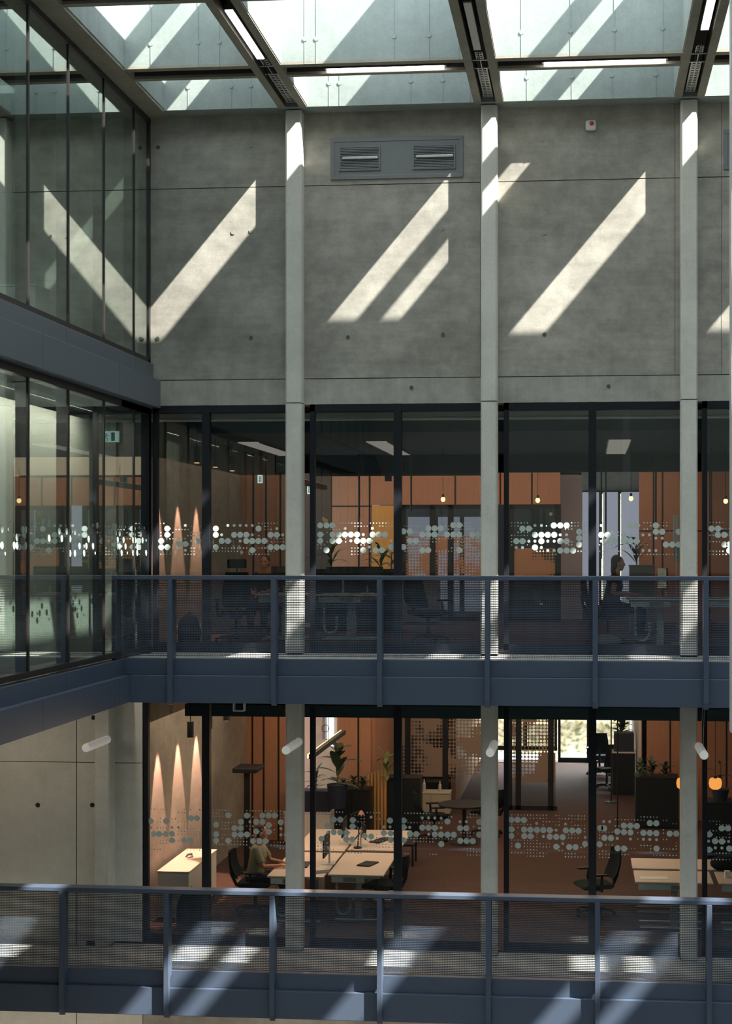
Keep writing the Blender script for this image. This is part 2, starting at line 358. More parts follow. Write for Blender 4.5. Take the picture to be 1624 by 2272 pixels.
# pale linings of the light shafts (thin facings on the beam sides)
m = MB()
m.box(XE, XE + .012, -2.2, YB, H + .02, H + 2.28)
for i, c in enumerate(rc):
    m.box(c + .205, c + .213, -2.2, YB, H + .02, H + 1.5).box(c - .213, c - .205, -2.2, YB, H + .02, H + 1.5)
# vertical formwork joints on the shaft back faces
struct('trim_3', m, M['coffer'])
m = MB()
for y in (YB, 19.777):
    for u in (514, 482, 690 + 0):
        pass
    for x in (-5.62, -5.0, -4.72, -3.6, -3.45, -2.45, -2.0, -1.62, -.82, -.2, .35, .95):
        m.box(x, x + .012, y - .006, y, H, H + .9)
        m.disc((x + .006, y - .006, H + .32), .03, 12, .004)
struct('trim_4', m, M['coffer'])
# ------------------------------------------------------------------ windows of the back wall
rows = {}
def sc(lst, s, ox, oy): return [(ox + a / s, oy + b_ / s) for a, b_ in lst]
UL = sc([(72,137),(204,137),(204,205),(72,272),(138,272),(138,340),(204,340),(336,306),(402,306),(537,272),(595,272),(595,340),(670,137),(734,137),(734,205),(800,272),(866,272),(734,340),(1200,137),(1530,137),(934,205),(1000,205),(1066,205),(1332,205),(1398,205),(1066,272),(1132,272),(1198,272),(1264,272),(1530,272),(1132,373),(1332,340),(1398,340),(1464,340)], 4.92, 330, 1145)
UM = sc([(402,103),(866,103),(934,103),(1000,103),(1066,103),(1132,103),(1400,137),(798,205),(1132,205),(1464,205),(1530,205),(1000,272),(470,272),(336,373),(402,373),(70,373),(1530,373)], 4.92, 330, 1145)
UL += sc([(44,82),(122,82),(177,82),(228,82),(15,163),(122,163),(230,163),(285,163),(338,163),(391,163),(445,163),(582,163),(635,163),(690,163),(122,218),(228,218),(285,218),(445,218),(500,218),(553,218),(15,272),(67,272),(177,300),(500,300),(608,300),(663,300),(745,272),(853,272),(853,135),(908,135),(908,218),(960,218),(1018,163),(1072,163),(1125,163),(1072,108),(1127,108),(1180,108),(1018,300),(1070,300),(1290,80),(1343,80),(1235,163),(1290,163),(1343,163),(1455,163),(1508,163),(1560,163),(1560,218),(1560,300),(1343,300)], 3.961, 680, 1145)
UM += sc([(340,108),(580,108),(500,163),(391,218),(745,218),(553,272)], 3.961, 680, 1145)
UL += sc([(25,88),(68,132),(155,88),(200,88),(112,176),(155,176),(375,66),(420,66),(465,66),(243,132),(288,132),(333,132),(378,132),(288,176),(243,220),(420,176),(465,176),(420,242),(465,242),(510,242),(553,110),(553,155),(553,200),(617,176),(617,220),(708,132),(753,132),(753,176),(798,176),(866,132),(866,176),(910,176),(955,176),(910,66),(955,66),(1090,66),(1090,110),(1135,110),(1250,110),(1160,200),(1205,200),(1250,200),(1290,200),(1290,242),(675,220),(1435,88),(1480,88),(1525,88),(1525,132),(1570,132),(1570,200),(1605,200),(1605,242),(1437,242)], 3.16, 1110, 1145)
UM += sc([(243,66),(288,66),(708,66),(420,132),(465,132),(200,176),(243,176),(333,176),(378,176),(708,176),(288,220),(155,220),(112,220),(333,242),(378,242),(910,132),(955,132),(1000,132),(1045,132),(1090,155),(1135,155),(1000,242),(1045,242),(1090,242)], 3.16, 1110, 1145)
LL = sc([(120,150),(280,150),(545,120),(605,120),(150,287),(210,287),(280,287),(345,287),(345,355),(478,355),(538,355),(745,188),(810,188),(745,290),(810,290),(810,358),(940,90),(940,358),(1138,92),(1073,158),(1005,225),(1072,225),(1005,293),(1072,293),(1138,293),(1235,158),(1302,158),(1302,92),(1368,92),(1432,92),(1368,193),(1235,260),(1368,262),(1497,162),(1560,295),(1202,362),(1268,362),(1334,362),(65,85),(60,150)], 4.776, 310, 1790)
LM = sc([(60,218),(120,218),(57,353),(412,218),(345,218),(745,120),(1170,158),(1497,230),(1497,296)], 4.776, 310, 1790)
LL += sc([(25,82),(240,112),(297,112),(407,116),(77,167),(187,167),(405,172),(240,222),(297,225),(352,227),(20,275),(75,278),(133,280),(350,283),(403,285),(513,255),(570,260),(735,120),(740,232),(740,290),(680,230),(853,120),(853,178),(910,237),(965,239),(853,292),(1018,182),(1072,182),(1128,184),(1240,128),(1128,242),(1183,243),(1240,244),(1295,245),(1350,187),(1405,188),(1185,327),(1352,298),(1407,298),(1462,300),(1518,132),(1518,245),(1572,247),(1572,188)], 3.961, 680, 1790)
LM += sc([(568,90),(680,176),(735,176),(187,225),(908,180),(1075,240),(1183,184),(1018,97),(1073,97),(1128,98),(1183,99),(1405,130),(1350,130),(1518,188)], 3.961, 680, 1790)
LL += sc([(77,90),(121,90),(165,92),(77,157),(77,203),(167,159),(212,160),(257,161),(301,162),(346,163),(168,205),(212,206),(347,209),(392,210),(437,212),(35,248),(124,271),(392,279),(483,281),(527,282),(459,165),(504,166),(549,168),(635,147),(700,148),(728,150),(595,260),(637,262),(695,262),(730,217),(775,219),(820,173),(866,131),(912,132),(957,134),(866,177),(912,179),(822,290),(867,292),(1048,114),(1093,115),(1003,182),(1048,183),(1093,185),(1187,187),(1233,187),(1277,188),(1277,235),(1277,300),(1095,292),(1463,193),(1505,240),(1553,242),(1552,150),(1596,150),(1463,300),(1605,292)], 3.16, 1110, 1790)
LM += sc([(255,115),(457,120),(391,163),(302,207),(595,214),(637,215),(437,257),(820,221),(912,225),(725,103),(767,104),(1003,227),(1048,228),(1095,230),(1507,287),(1553,288),(1600,242),(1460,240)], 3.16, 1110, 1790)
YG = 22.05
def conv(l): return [W(u, v, YG) for u, v in l]
UPD = (conv(UL), conv(UM)); LOD = (conv(LL), conv(LM))
def dots(mb, x0, x1, pats, z0, z1, lower):
    big = [p for p in pats[0] if x0 + .03 < p[0] < x1 - .03]; med = [p for p in pats[1] if x0 + .02 < p[0] < x1 - .02]
    for p in big:
        mb.disc((p[0], YG - .012, p[1]), .043, 18, .001)
        if random.random() < .55: mb.add([(p[0] + .036, YG - .0135, p[1] - .022), (p[0] + .056, YG - .0135, p[1]), (p[0] + .036, YG - .0135, p[1] + .022), (p[0] + .0, YG - .0135, p[1])], [(0, 1, 2, 3)])
    for p in med: mb.disc((p[0], YG - .012, p[1]), .021, 14, .001)
    occ = big + med
    if x0 > 2.2:
        occ = []
    z = z0; r = 0
    while z < z1:
        x = x0 + .05; run = 0; on = False
        while x < x1 - .03:
            if run <= 0: on = random.random() < (.5 if r % 2 else .4); run = random.randint(2, 7)
            run -= 1
            if on and all(abs(x - p[0]) > .062 or abs(z - p[1]) > .05 for p in occ):
                if x0 > 2.2 and random.random() < .3: mb.disc((x, YG - .012, z), .043, 12, .001)
                else: mb.cyl((x, YG - .013, z), (x, YG - .011, z), random.choice((.0075, .0105)), None, 8)
            x += .0445
        z += .0445; r += 1
wn = 0
win = [(-6.22, -4.155, -5.44), (-3.925, -1.395, -2.665), (-1.155, 1.385, .09), (1.615, 4.155, 2.88)]
where = ['at the left corner', 'below the ventilation grille', 'below the round red alarm', 'at the right edge of the photo']
for (x0, x1, xm) in win:
    for lvl, (z0, z1, pats) in enumerate(((0.0, 3.54, UPD), (-4.2, -.5, LOD))):
        wn += 1
        if lvl and x0 < -6: x0 = -6.36
        r = empty('window_%d' % wn, (x0, 22.05, z0), kind='structure')
        m = MB().box(x0, x0 + .07, 22.0, 22.10, z0, z1).box(x1 - .07, x1, 22, 22.10, z0, z1).box(x0, x1, 22, 22.10, z0, z0 + .13).box(x0, x1, 22, 22.1, z1 - .10, z1).box(xm - .055, xm + .055, 21.99, 22.11, z0, z1)
        if lvl == 0: m.box(x0, x1, 21.99, 22.1, z0, z0 + .05)
        f = wp(m, 'window_frame', M['frame'], r)
        for a, c in ((x0 + .06, xm - .05), (xm + .05, x1 - .06)):
            g = wp(MB().box(a, c, YG - .004, YG + .004, z0 + .12, z1 - .09), 'glass_pane', M['glass'], r)
            m = MB(); zz = (1.40, 1.86) if lvl == 0 else (-2.86, -2.28)
            dots(m, a, c, pats, zz[0], zz[1], lvl)
            wp(m, 'dot_film', M['dot'], g)
    x0 = x0
# ------------------------------------------------------------------ left glass volume
mull = [17.09 - 1.39 * k for k in range(14)][::-1] + [18.46, 19.87, 21.23]
mull = [y for y in mull if y > -2]
for lvl, (z0, z1) in enumerate(((0.02, 3.5), (4.15, H))):
    wn += 1
    r = empty('window_%d' % wn, (XL, 10, z0), kind='structure')
    ye = 21.98 if lvl else 20.62
    m = MB()
    for y in mull: m.box(XL - .14, XL + .012, y - .022, y + .022, z0, z1)
    m.box(XL - .14, XL + .02, 21.93, 22.0, z0, z1)
    m.box(XL - .12, XL + .02, -2.2, 22, z0, z0 + .07).box(XL - .12, XL + .02, -2.2, 22, z1 - .09, z1)
    wp(m, 'window_frame', M['framed'], r)
    ys = [-2.2] + mull + [21.95]
    for a, c in zip(ys[:-1], ys[1:]):
        if c - a < .1: continue
        g = wp(MB().box(XL - .006, XL + .0, a + .02, c - .02, z0 + .06, z1 - .08), 'glass_pane', M['glassl'], r)
        if lvl == 0 and a > 12:
            m = MB(); n = int((c - a) / .089)
            for k in range(n):
                for q in range(5):
                    if random.random() < (.28 if a > 18 else .18):
                        yy, zz_ = a + .07 + k * .089, 1.42 + q * .089; rr_ = random.choice((.043, .043, .02))
                        m.cyl((XL + .001, yy, zz_), (XL + .003, yy, zz_), rr_, None, 14)
            wp(m, 'dot_film', M['dotl'], g)
# fascias of the left volume
def fascia_left(z0, zs, z1, ye, lab):
    r = empty('fascia', (XL, 10, z0), lab, 'fascia')
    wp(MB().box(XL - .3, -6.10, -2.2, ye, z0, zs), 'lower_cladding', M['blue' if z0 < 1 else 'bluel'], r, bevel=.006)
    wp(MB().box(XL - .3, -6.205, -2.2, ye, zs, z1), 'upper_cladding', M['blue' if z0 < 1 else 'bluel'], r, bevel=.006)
    for y in (20.0 - 2.9 * k for k in range(7)):
        wp(MB().box(-6.101, -6.0995, y, y + .004, z0, zs), 'panel_joint', M['frame'], r)
        wp(MB().box(-6.206, -6.2045, y + 1.1, y + 1.104, zs, z1), 'panel_joint', M['frame'], r)
fascia_left(-.585, -.22, -.01, 20.56, 'blue-grey steel fascia under the lower glass wall on the left')
fascia_left(3.50, 3.905, 4.14, 21.99, 'slate-blue steel fascia between the two glass walls on the left')
struct('trim_5', MB().box(-12.5, -6.5, -2.2, 22.0, -.585, -.5), M['soffit'])
struct('trim_6', MB().box(XL - .14, XL + .02, 21.9, 22.04, 0, 3.54).box(XL - .2, XL + .02, 20.6, 22, 3.40, 3.52), M['frame'])
# ------------------------------------------------------------------ balconies
PU = [-6.30, -5.54, -4.135, -2.715, -1.29, .12, 1.55, 2.97, 4.4, 5.8, 7.2]
PL = [-9.9, -8.46, -7.03, -5.59, -4.155, -2.715, -1.275, .15, 1.59, 3.0, 4.4, 5.8, 7.2]
for lvl, (zb, xa, xb, posts) in enumerate(((0.0, -6.33, 12.9, PU), (-4.2, -12.5, 12.9, PL))):
    nmx = ('upper', 'lower')[lvl]
    xa += .07 if lvl else 0; xb -= .07
    sl = empty('balcony', ((xa + xb) / 2, 21.2, zb), '%s blue-grey steel balcony deck along the back wall with a stepped fascia' % nmx, 'balcony')
    x0 = xa if lvl else -6.35
    wp(MB().box(x0, xb - .05, 20.62, 21.755, zb - .45, zb - .012), 'deck', M['deck'], sl)
    wp(MB().box(x0 + (.2 if not lvl else 0), xb - .05, 20.50, 21.755, zb - .59, zb - .22), 'lower_fascia', M['blue'], sl, bevel=.006)
    wp(MB().box(x0 + (.1 if not lvl else 0), xb, 20.57, 20.66, zb - .22, zb + .004), 'upper_fascia', M['blue'], sl, bevel=.006)
    r = empty('balustrade', ((xa + xb) / 2, 20.5, zb), '%s balustrade of perforated steel with a flat blue-grey handrail' % nmx, 'balustrade')
    wp(MB().box(xa, xb, 20.42, 20.62, zb + 1.065, zb + 1.12), 'handrail', M['blue'], r, bevel=.006)
    for k, x in enumerate(posts):
        m = MB()
        prof = [(20.41, zb + 1.065), (20.41, zb - .52), (20.44, zb - .60), (20.50, zb - .615), (20.50, zb - .1), (20.61, zb - .02), (20.61, zb + 1.065)]
        n = len(prof); t = .034
        m.add([(x + s, y, z) for s in (-t, t) for y, z in prof], [tuple(range(n)), tuple(reversed(range(n, 2 * n)))] + [(j, n + j, n + (j + 1) % n, (j + 1) % n) for j in range(n)])
        wp(m, 'post', M['blue'], r, bevel=.004)
    ps = sorted([xa] + posts + [xb])
    for a, c in zip(ps[:-1], ps[1:]):
        if c - a < .2 or a > 7.3: continue
        wp(MB().box(a + .03, c - .03, 20.585, 20.588, zb + .02, zb + 1.07), 'mesh_panel', M['mesh'], r)
tm = MB()
for i, c in enumerate(CX_[:5]):
    for zb in (0, -4.2):
        if zb == 0 and i == 0: continue
        tm.box(c + .12, c + 2.65, 21.757, 21.998, zb - .45, zb - .012)
tm.box(-6.2, -4.16, 21.757, 21.998, -.45, -.012)
struct('floor_threshold', tm, M['deck'])
# strip of a pale post close to the camera at the right edge
xs_ = X(1620, 9.0)
tag(MB().box(xs_, xs_ + .16, 8.95, 9.05, Z(1625, xs_, 9), H).build('roof_hanger', M['white'], bevel=.005), 'slim pale post nearest the camera at the right edge of the photo', 'post')
# ------------------------------------------------------------------ roof lamps, trays, grille, alarm
def beam_lamp(c, ya, yb, lit, lab):
    r = empty('linear_lamp', (c, (ya + yb) / 2, H), lab, 'lamp')
    wp(MB().box(c - .052, c + .052, ya, yb, H + .02, H + .09), 'housing', M['dark'], r)
    wp(MB().box(c - .045, c + .045, ya + .01, yb - .01, H + .005, H + .022), 'diffuser', M['lamp' if lit else 'lampoff'], r)
beam_lamp(rc[0], 17.75, 19.55, True, 'lit white lamp recessed in the roof beam left of the grille')
beam_lamp(rc[1], 17.75, 19.45, False, 'unlit grey lamp recessed in the roof beam right of the grille')
beam_lamp(rc[2], 17.0, 18.95, True, 'lit white lamp recessed in the roof beam at the right')
for u0, u1, lab in ((725, 985, 'long lit tube lamp on the crossbeam above the ventilation grille'), (1207, 1477, 'long lit tube lamp on the crossbeam above the round alarm')):
    x0, x1 = X(u0, 20.1), X(u1, 20.1)
    r = empty('linear_lamp', ((x0 + x1) / 2, 20.12, H), lab, 'lamp')
    wp(MB().box(x0 - .03, x1 + .03, 20.08, 20.17, H + .03, H + .11), 'housing', M['dark'], r)
    wp(MB().cyl((x0, 20.115, H + .02), (x1, 20.115, H + .02), .032, None, 14), 'diffuser', M['lamp'], r)
for i, c in enumerate(rc[:3]):
    r = empty('cable_tray', (c, 20.8, H), ['perforated galvanised cable tray in the roof beam left of the grille', 'perforated galvanised cable tray in the roof beam right of the grille', 'perforated galvanised cable tray in the roof beam at the right'][i], 'cable tray')
    ya, yb = (19.75, 21.6); m = MB(); zt = H + .05
    def plate(ya, yb, xw):
        n = int((yb - ya) / .075)
        m.box(c - xw, c - xw + .014, ya, yb, zt, zt + .004).box(c + xw - .014, c + xw, ya, yb, zt, zt + .004).box(c - .008, c + .008, ya, yb, zt, zt + .004)
        for k in range(n + 1):
            y = ya + k * (yb - ya) / n; m.box(c - xw, c + xw, y, y + .03, zt, zt + .004)
    plate(20.32, 21.6, .062); plate(19.66, 19.9, .05)
    m.box(c - .066, c - .062, 20.32, 21.6, zt, zt + .05).box(c + .062, c + .066, 20.32, 21.6, zt, zt + .05)
    wp(m, 'perforated_tray', M['galv'], r)
    m = MB()
    for k in range(3):
        m.tube([(c - .03 + .025 * k, y, zt + .02 - .03 * math.sin((y - 19.6) * 3 + k) ** 2) for y in [19.6 + .07 * q for q in range(12)]], .006, 6)
    wp(m, 'cable', M['black'], r)
    wp(MB().box(c - .10, c + .10, 20.28, 20.30, zt - .01, zt + .0).box(c - .005, c + .005, 19.96, 20.29, zt - .008, zt).box(c - .10, c + .10, 19.95, 19.97, zt - .01, zt), 'bracket', M['galv'], r)
def grille(u0, u1, v0, v1, lab, slots):
    x0, z1 = W(u0, v0, 21.97); x1, z0 = W(u1, v1, 21.97)
    r = empty('ventilation_grille', ((x0 + x1) / 2, 21.97, z0), lab, 'grille')
    t = .055
    wp(MB().box(x0, x1, 21.982, 22.0, z0, z0 + t).box(x0, x1, 21.982, 22, z1 - t, z1).box(x0, x0 + t, 21.982, 22, z0 + t, z1 - t).box(x1 - t, x1, 21.982, 22, z0 + t, z1 - t), 'grille_frame', M['grille'], r, bevel=.004)
    wp(MB().box(x0 + t, x1 - t, 21.99, 22.0, z0 + t, z1 - t), 'back_plate', M['grille'], r)
    for a, c in slots:
        xa, xb = X(a, 21.97), X(c, 21.97); za, zc = z0 + .12, z1 - .12
        if xb > x1: continue
        m = MB().box(xa, xb, 21.975, 21.986, za, za + .02).box(xa, xb, 21.975, 21.986, zc - .02, zc).box(xa, xa + .02, 21.97, 21.986, za, zc).box(xb - .02, xb, 21.97, 21.986, za, zc)
        n = 14
        for k in range(n):
            z = za + .02 + (zc - za - .04) * k / n
            m.add([(xa + .02, 21.972, z), (xb - .02, 21.972, z), (xb - .02, 21.984, z + .018), (xa + .02, 21.984, z + .018)], [(0, 1, 2, 3)])
        wp(m, 'louvre', M['grille'], r)
        zm = (za + zc) / 2 - .01
        wp(MB().box(xa + .05, xb - .03, 21.955, 21.985, zm, zm + .035), 'damper_bar', M['lgrey'], r, bevel=.004)
grille(733, 1027, 307, 392, 'wide grey ventilation grille with two louvred openings high on the concrete wall', [(752, 843), (915, 1010)])
grille(1606, 1790, 287, 371, 'grey ventilation grille cut off by the right edge of the photo', [(1622, 1700)])
x, z = W(1311, 278, 21.96)
r = empty('fire_alarm', (x, 21.96, z - .08), 'small square white fire alarm with a red beacon on the concrete wall', 'alarm')
wp(MB().box(x - .075, x + .075, 21.94, 22.0, z - .075, z + .075), 'housing', M['white'], r, bevel=.03)
wp(MB().lathe([(.03, 0), (.028, .02), (.012, .032)], (0, 0, 0), 14), 'beacon', M['red'], r)
bo = [o for o in bpy.data.objects if o.name == 'beacon'][0]
bo.matrix_parent_inverse = Matrix.Identity(4); bo.rotation_euler = (PI / 2, 0, 0); bo.location = (.012, -.02, .10)
# ------------------------------------------------------------------ tube lamps on the columns under the upper balcony
for (u0, v0, u1, v1, lab) in ((240, 1640, 176, 1663, 'white tube lamp under the balcony at the left, in front of the bare concrete wall'), (664, 1645, 629, 1664, 'white tube lamp on the column beside the seated person'), (1097, 1650, 1091, 1670, 'white tube lamp on the column in the middle of the lower storey'), (1550, 1655, 1566, 1679, 'white tube lamp on the right column, beside the amber lamps')):
    xa, za = W(u0, v0, 21.8); 
    ln = 1.0
    r = empty('tube_lamp', (xa, 21.3, za), lab, 'lamp')
    wp(MB().cyl((xa, 21.76, za), (xa, 21.8 - ln, za), .058, None, 20), 'tube', M['tubel'], r, smooth=False, bevel=.006)
    wp(MB().cyl((xa, 21.8, za), (xa, 21.75, za), .03, None, 12), 'mount', M['lgrey'], r)
    wp(MB().cyl((xa, 21.5, za + .05), (xa + .04, 21.5, -.59), .003, None, 6), 'suspension_wire', M['lgrey'], r); wp(MB().cyl((xa, 21.0, za + .05), (xa + .02, 21.0, -.59), .003, None, 6), 'suspension_wire', M['lgrey'], r)
# ------------------------------------------------------------------ office shells
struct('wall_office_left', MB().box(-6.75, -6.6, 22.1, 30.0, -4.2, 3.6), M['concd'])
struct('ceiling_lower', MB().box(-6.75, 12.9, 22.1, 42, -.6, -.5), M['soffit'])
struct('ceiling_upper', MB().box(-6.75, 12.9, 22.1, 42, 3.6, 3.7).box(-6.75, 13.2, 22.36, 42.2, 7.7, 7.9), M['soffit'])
YF = 41.8
def zt(v, u, Y): return Z(v, X(u, Y), Y)
def panelwall(name, Y, u0, u1, z0, z1, mat, joints=(), t=.1, hor=()):
    """wall panel with dark shadow-gap joints"""
    x0, x1 = X(u0, Y), X(u1, Y); m = MB().box(x0, x1, Y, Y + t, z0, z1, 0)
    for u in joints: x = X(u, Y); m.box(x - .018, x + .018, Y - .004, Y, z0, z1, 1)
    for z in hor: m.box(x0, x1, Y - .004, Y, z - .012, z + .012, 1)
    return struct(name, m, [mat, M['black']])
# lower storey back elevations
panelwall('wall_slats_lower', 30.0, 440, 652, -4.2, -.6, M['wood'], (533, 560, 585, 618, 640))
panelwall('wall_plaster_lower', 31.0, 640, 748, -4.2, -.6, M['plaster'])
panelwall('wall_panel_lower', 31.0, 748, 822, -4.2, -.6, M['wood'], (795,))
panelwall('wall_panel_lower_right', 33.0, 1422, 1700, -4.2, -.6, M['wood'], (1487, 1612))
struct('wall_side_lower', MB().box(X(1424, 33), X(1424, 33) + .1, 33, 42, -4.2, -.6), M['plaster'])
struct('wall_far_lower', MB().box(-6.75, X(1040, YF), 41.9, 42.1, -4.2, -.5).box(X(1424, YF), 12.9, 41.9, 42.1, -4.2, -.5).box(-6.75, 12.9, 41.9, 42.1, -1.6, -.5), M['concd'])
struct('wall_meeting_room', MB().box(X(820, 31), X(820, 31) + .1, 31.1, 41.9, -4.2, -.6).box(X(1000, 34), X(1000, 34) + .1, 34.1, 41.9, -4.2, -.6), M['wood'])
# upper storey back elevations
panelwall('wall_slats_upper', 29.5, 440, 660, 0, 3.6, M['wood'], (562, 590, 622), hor=())
panelwall('wall_panel_upper', 32.0, 735, 824, 0, 3.05, M['wood'], (796, 820), hor=(2.37,))
panelwall('wall_transom_upper', 32.0, 824, 1243, 2.40, 3.05, M['wood'], (912, 1010, 1110, 1180))
panelwall('wall_panel_upper_right', 32.0, 1418, 1700, 0, 3.05, M['wood'], (1450, 1470, 1575), hor=(1.85,))
panelwall('wall_plaster_upper', 33.0, 1240, 1292, 0, 3.05, M['lilac'])
struct('wall_far_upper', MB().box(-6.75, X(1290, YF), 41.9, 42.1, -.35, 3.6).box(X(1424, YF), 12.9, 41.9, 42.1, -.35, 3.6).box(-6.75, 12.9, 41.9, 42.1, 3.05, 3.6), M['concd'])
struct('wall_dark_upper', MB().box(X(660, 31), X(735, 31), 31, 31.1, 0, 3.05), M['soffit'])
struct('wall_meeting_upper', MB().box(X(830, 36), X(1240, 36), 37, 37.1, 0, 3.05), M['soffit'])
for k, (u0, u1) in enumerate(((905, 962), (972, 1020), (1030, 1084))):
    x0, x1 = X(u0, 36.9), X(u1, 36.9)
    tag(MB().box(x0, x1, 36.9, 36.92, .0, 2.25).build('roller_blind', M['blind']), ['left', 'middle', 'right'][k] + ' of the three bright blinds inside the glazed room, upper office', 'blind')  # blinds emit the window glow themselves; nothing lights them from behind
# far windows
def window(n, Y, u0, u1, z0, z1, posts=(), glassm='glassi', label=None):
    x0, x1 = X(u0, Y), X(u1, Y)
    r = empty('window_%d' % n, (x0, Y, z0), kind='structure')
    m = MB().box(x0, x1, Y - .04, Y + .04, z0, z0 + .12).box(x0, x1, Y - .04, Y + .04, z1 - .08, z1).box(x0, x0 + .07, Y - .04, Y + .04, z0, z1).box(x1 - .07, x1, Y - .04, Y + .04, z0, z1)
    for u in posts: x = X(u, Y); m.box(x - .05, x + .05, Y - .04, Y + .04, z0, z1)
    wp(m, 'window_frame', M['frame'], r)
    wp(MB().box(x0 + .06, x1 - .06, Y - .004, Y + .004, z0 + .1, z1 - .06), 'glass_pane', M[glassm], r)
    return r
window(20, YF, 1238, 1424, -4.2, -1.6, (1306,))
window(21, YF, 1040, 1236, -3.9, -1.6, (1100, 1165))
window(22, YF, 1290, 1424, .0, 3.05, (1330, 1372))
for k, (u0, u1) in enumerate(((1291, 1329), (1338, 1371), (1378, 1423))):
    x0, x1 = X(u0, 41.5), X(u1, 41.5)
    tag(MB().box(x0, x1, 41.5, 41.52, .0, 3.0).build('roller_blind', M['blind']), ['left', 'middle', 'right'][k] + ' of the three lilac-grey blinds drawn over the far upper window', 'blind')  # emission on these blinds stands in for daylight coming through
# outdoors beyond the far windows: a grassy bank
def bank_mat():
    m, nt, b = nm('dry_grass_bank'); b.inputs['Roughness'].default_value = .95
    tc = N(nt, 'ShaderNodeTexCoord'); n = N(nt, 'ShaderNodeTexNoise'); n.inputs['Scale'].default_value = 6; n.inputs['Detail'].default_value = 9
    nt.links.new(tc.outputs['Object'], n.inputs[0]); r = N(nt, 'ShaderNodeValToRGB'); nt.links.new(n.outputs['Fac'], r.inputs[0])
    e = r.color_ramp.elements; e[0].position = .35; e[0].color = (.16, .16, .07, 1); e[1].position = .62; e[1].color = (.70, .58, .42, 1)
    k = e.new(.48); k.color = (.50, .38, .22, 1); nt.links.new(r.outputs[0], b.inputs[0]); return m
bm_ = MB(); nx, ny = 60, 30; pts = []
for j in range(ny + 1):
    for i in range(nx + 1):
        x = -14 + 34 * i / nx; t = j / ny; y = 46 + 16 * t
        pts.append((x, y, -4.6 + 11 * t ** .9 + random.uniform(-.18, .18)))
bm_.add(pts, [(j * (nx + 1) + i, j * (nx + 1) + i + 1, (j + 1) * (nx + 1) + i + 1, (j + 1) * (nx + 1) + i) for j in range(ny) for i in range(nx)])
o = bm_.build('grass_bank', bank_mat()); o['kind'] = 'stuff'; o['label'] = 'dry grass and scrub on the bank behind the far office window'; o['category'] = 'grass'
# glazed meeting-room partitions with dotted film
def film_mat(name, c, p, o_):
    m = bpy.data.materials.new(name); m.use_nodes = True; nt = m.node_tree; b = nt.nodes['Principled BSDF']; out = nt.nodes['Material Output']
    b.inputs['Base Color'].default_value = c + (1,); b.inputs['Roughness'].default_value = .8
    tc = N(nt, 'ShaderNodeTexCoord'); sc_ = N(nt, 'ShaderNodeVectorMath', operation='SCALE'); sc_.inputs['Scale'].default_value = 1 / p
    fr = N(nt, 'ShaderNodeVectorMath', operation='FRACTION'); su = N(nt, 'ShaderNodeVectorMath', operation='SUBTRACT'); su.inputs[1].default_value = (.5, .5, .5)
    mu = N(nt, 'ShaderNodeVectorMath', operation='MULTIPLY'); mu.inputs[1].default_value = (1, 0, 1); ln = N(nt, 'ShaderNodeVectorMath', operation='LENGTH')
    nt.links.new(tc.outputs['Object'], sc_.inputs[0]); nt.links.new(sc_.outputs[0], fr.inputs[0]); nt.links.new(fr.outputs[0], su.inputs[0]); nt.links.new(su.outputs[0], mu.inputs[0]); nt.links.new(mu.outputs[0], ln.inputs[0])
    no = N(nt, 'ShaderNodeTexNoise'); no.inputs['Scale'].default_value = 1.6; nt.links.new(tc.outputs['Object'], no.inputs[0])
    mr = N(nt, 'ShaderNodeMapRange'); mr.inputs[1].default_value = .42; mr.inputs[2].default_value = .52; mr.inputs[3].default_value = .0; mr.inputs[4].default_value = o_; nt.links.new(no.outputs['Fac'], mr.inputs[0])
    l = N(nt, 'ShaderNodeMath', operation='LESS_THAN'); nt.links.new(ln.outputs['Value'], l.inputs[0]); nt.links.new(mr.outputs[0], l.inputs[1])
    tr = N(nt, 'ShaderNodeBsdfTransparent'); mx = N(nt, 'ShaderNodeMixShader')
    nt.links.new(l.outputs[0], mx.inputs[0]); nt.links.new(b.outputs[0], mx.inputs[1]); nt.links.new(tr.outputs[0], mx.inputs[2]); nt.links.new(mx.outputs[0], out.inputs[0]); return m
FILM = film_mat('dotted_film', (.26, .21, .18), .078, .44)
FILMU = film_mat('dotted_film_upper', (.42, .25, .15), .062, .42)
def partition(Y, u0, u1, z0, z1, posts, zf, label, film, zf1=None):
    x0, x1 = X(u0, Y), X(u1, Y)
    r = empty('glazed_partition', (x0, Y, z0), label, 'partition')
    wp(MB().box(x0, x1, Y - .03, Y + .03, z0, z0 + .1).box(x0, x1, Y - .03, Y + .03, z1 - .09, z1), 'rail', M['frame'], r)
    for u in posts: x = X(u, Y); wp(MB().box(x - .06, x + .06, Y - .03, Y + .03, z0, z1), 'frame_post', M['frame'], r)
    wp(MB().box(x0 + .03, x1 - .03, Y - .004, Y + .004, z0 + .09, z1 - .08), 'glass_pane', M['glassi'], r)
    wp(MB().box(x0 + .04, x1 - .04, Y - .012, Y - .010, zf, zf1 or z1 - .1), 'dotted_film', film, r)
partition(34.0, 822, 1084, -4.2, -1.0, (824, 905, 988, 1082), -3.5, 'glazed meeting-room partition with dotted film, behind the round dark table', FILM)
partition(34.0, 1128, 1236, -4.2, -1.0, (1130, 1150, 1222), -3.6, 'glazed door panel with dotted film beside the far garden window', FILM)
partition(32.05, 892, 1082, 0, 2.4, (894, 960, 1000, 1080), .9, 'glazed room front with brown dotted film on the upper floor', FILMU, 1.75)
partition(32.05, 1132, 1240, 0, 2.4, (1134, 1238), .9, 'dark glazed room front on the upper floor, right of the column with the ventilation grille beside it', FILMU, 1.5)
r = empty('door_1', (X(858, 32), 32, 0), kind='structure')
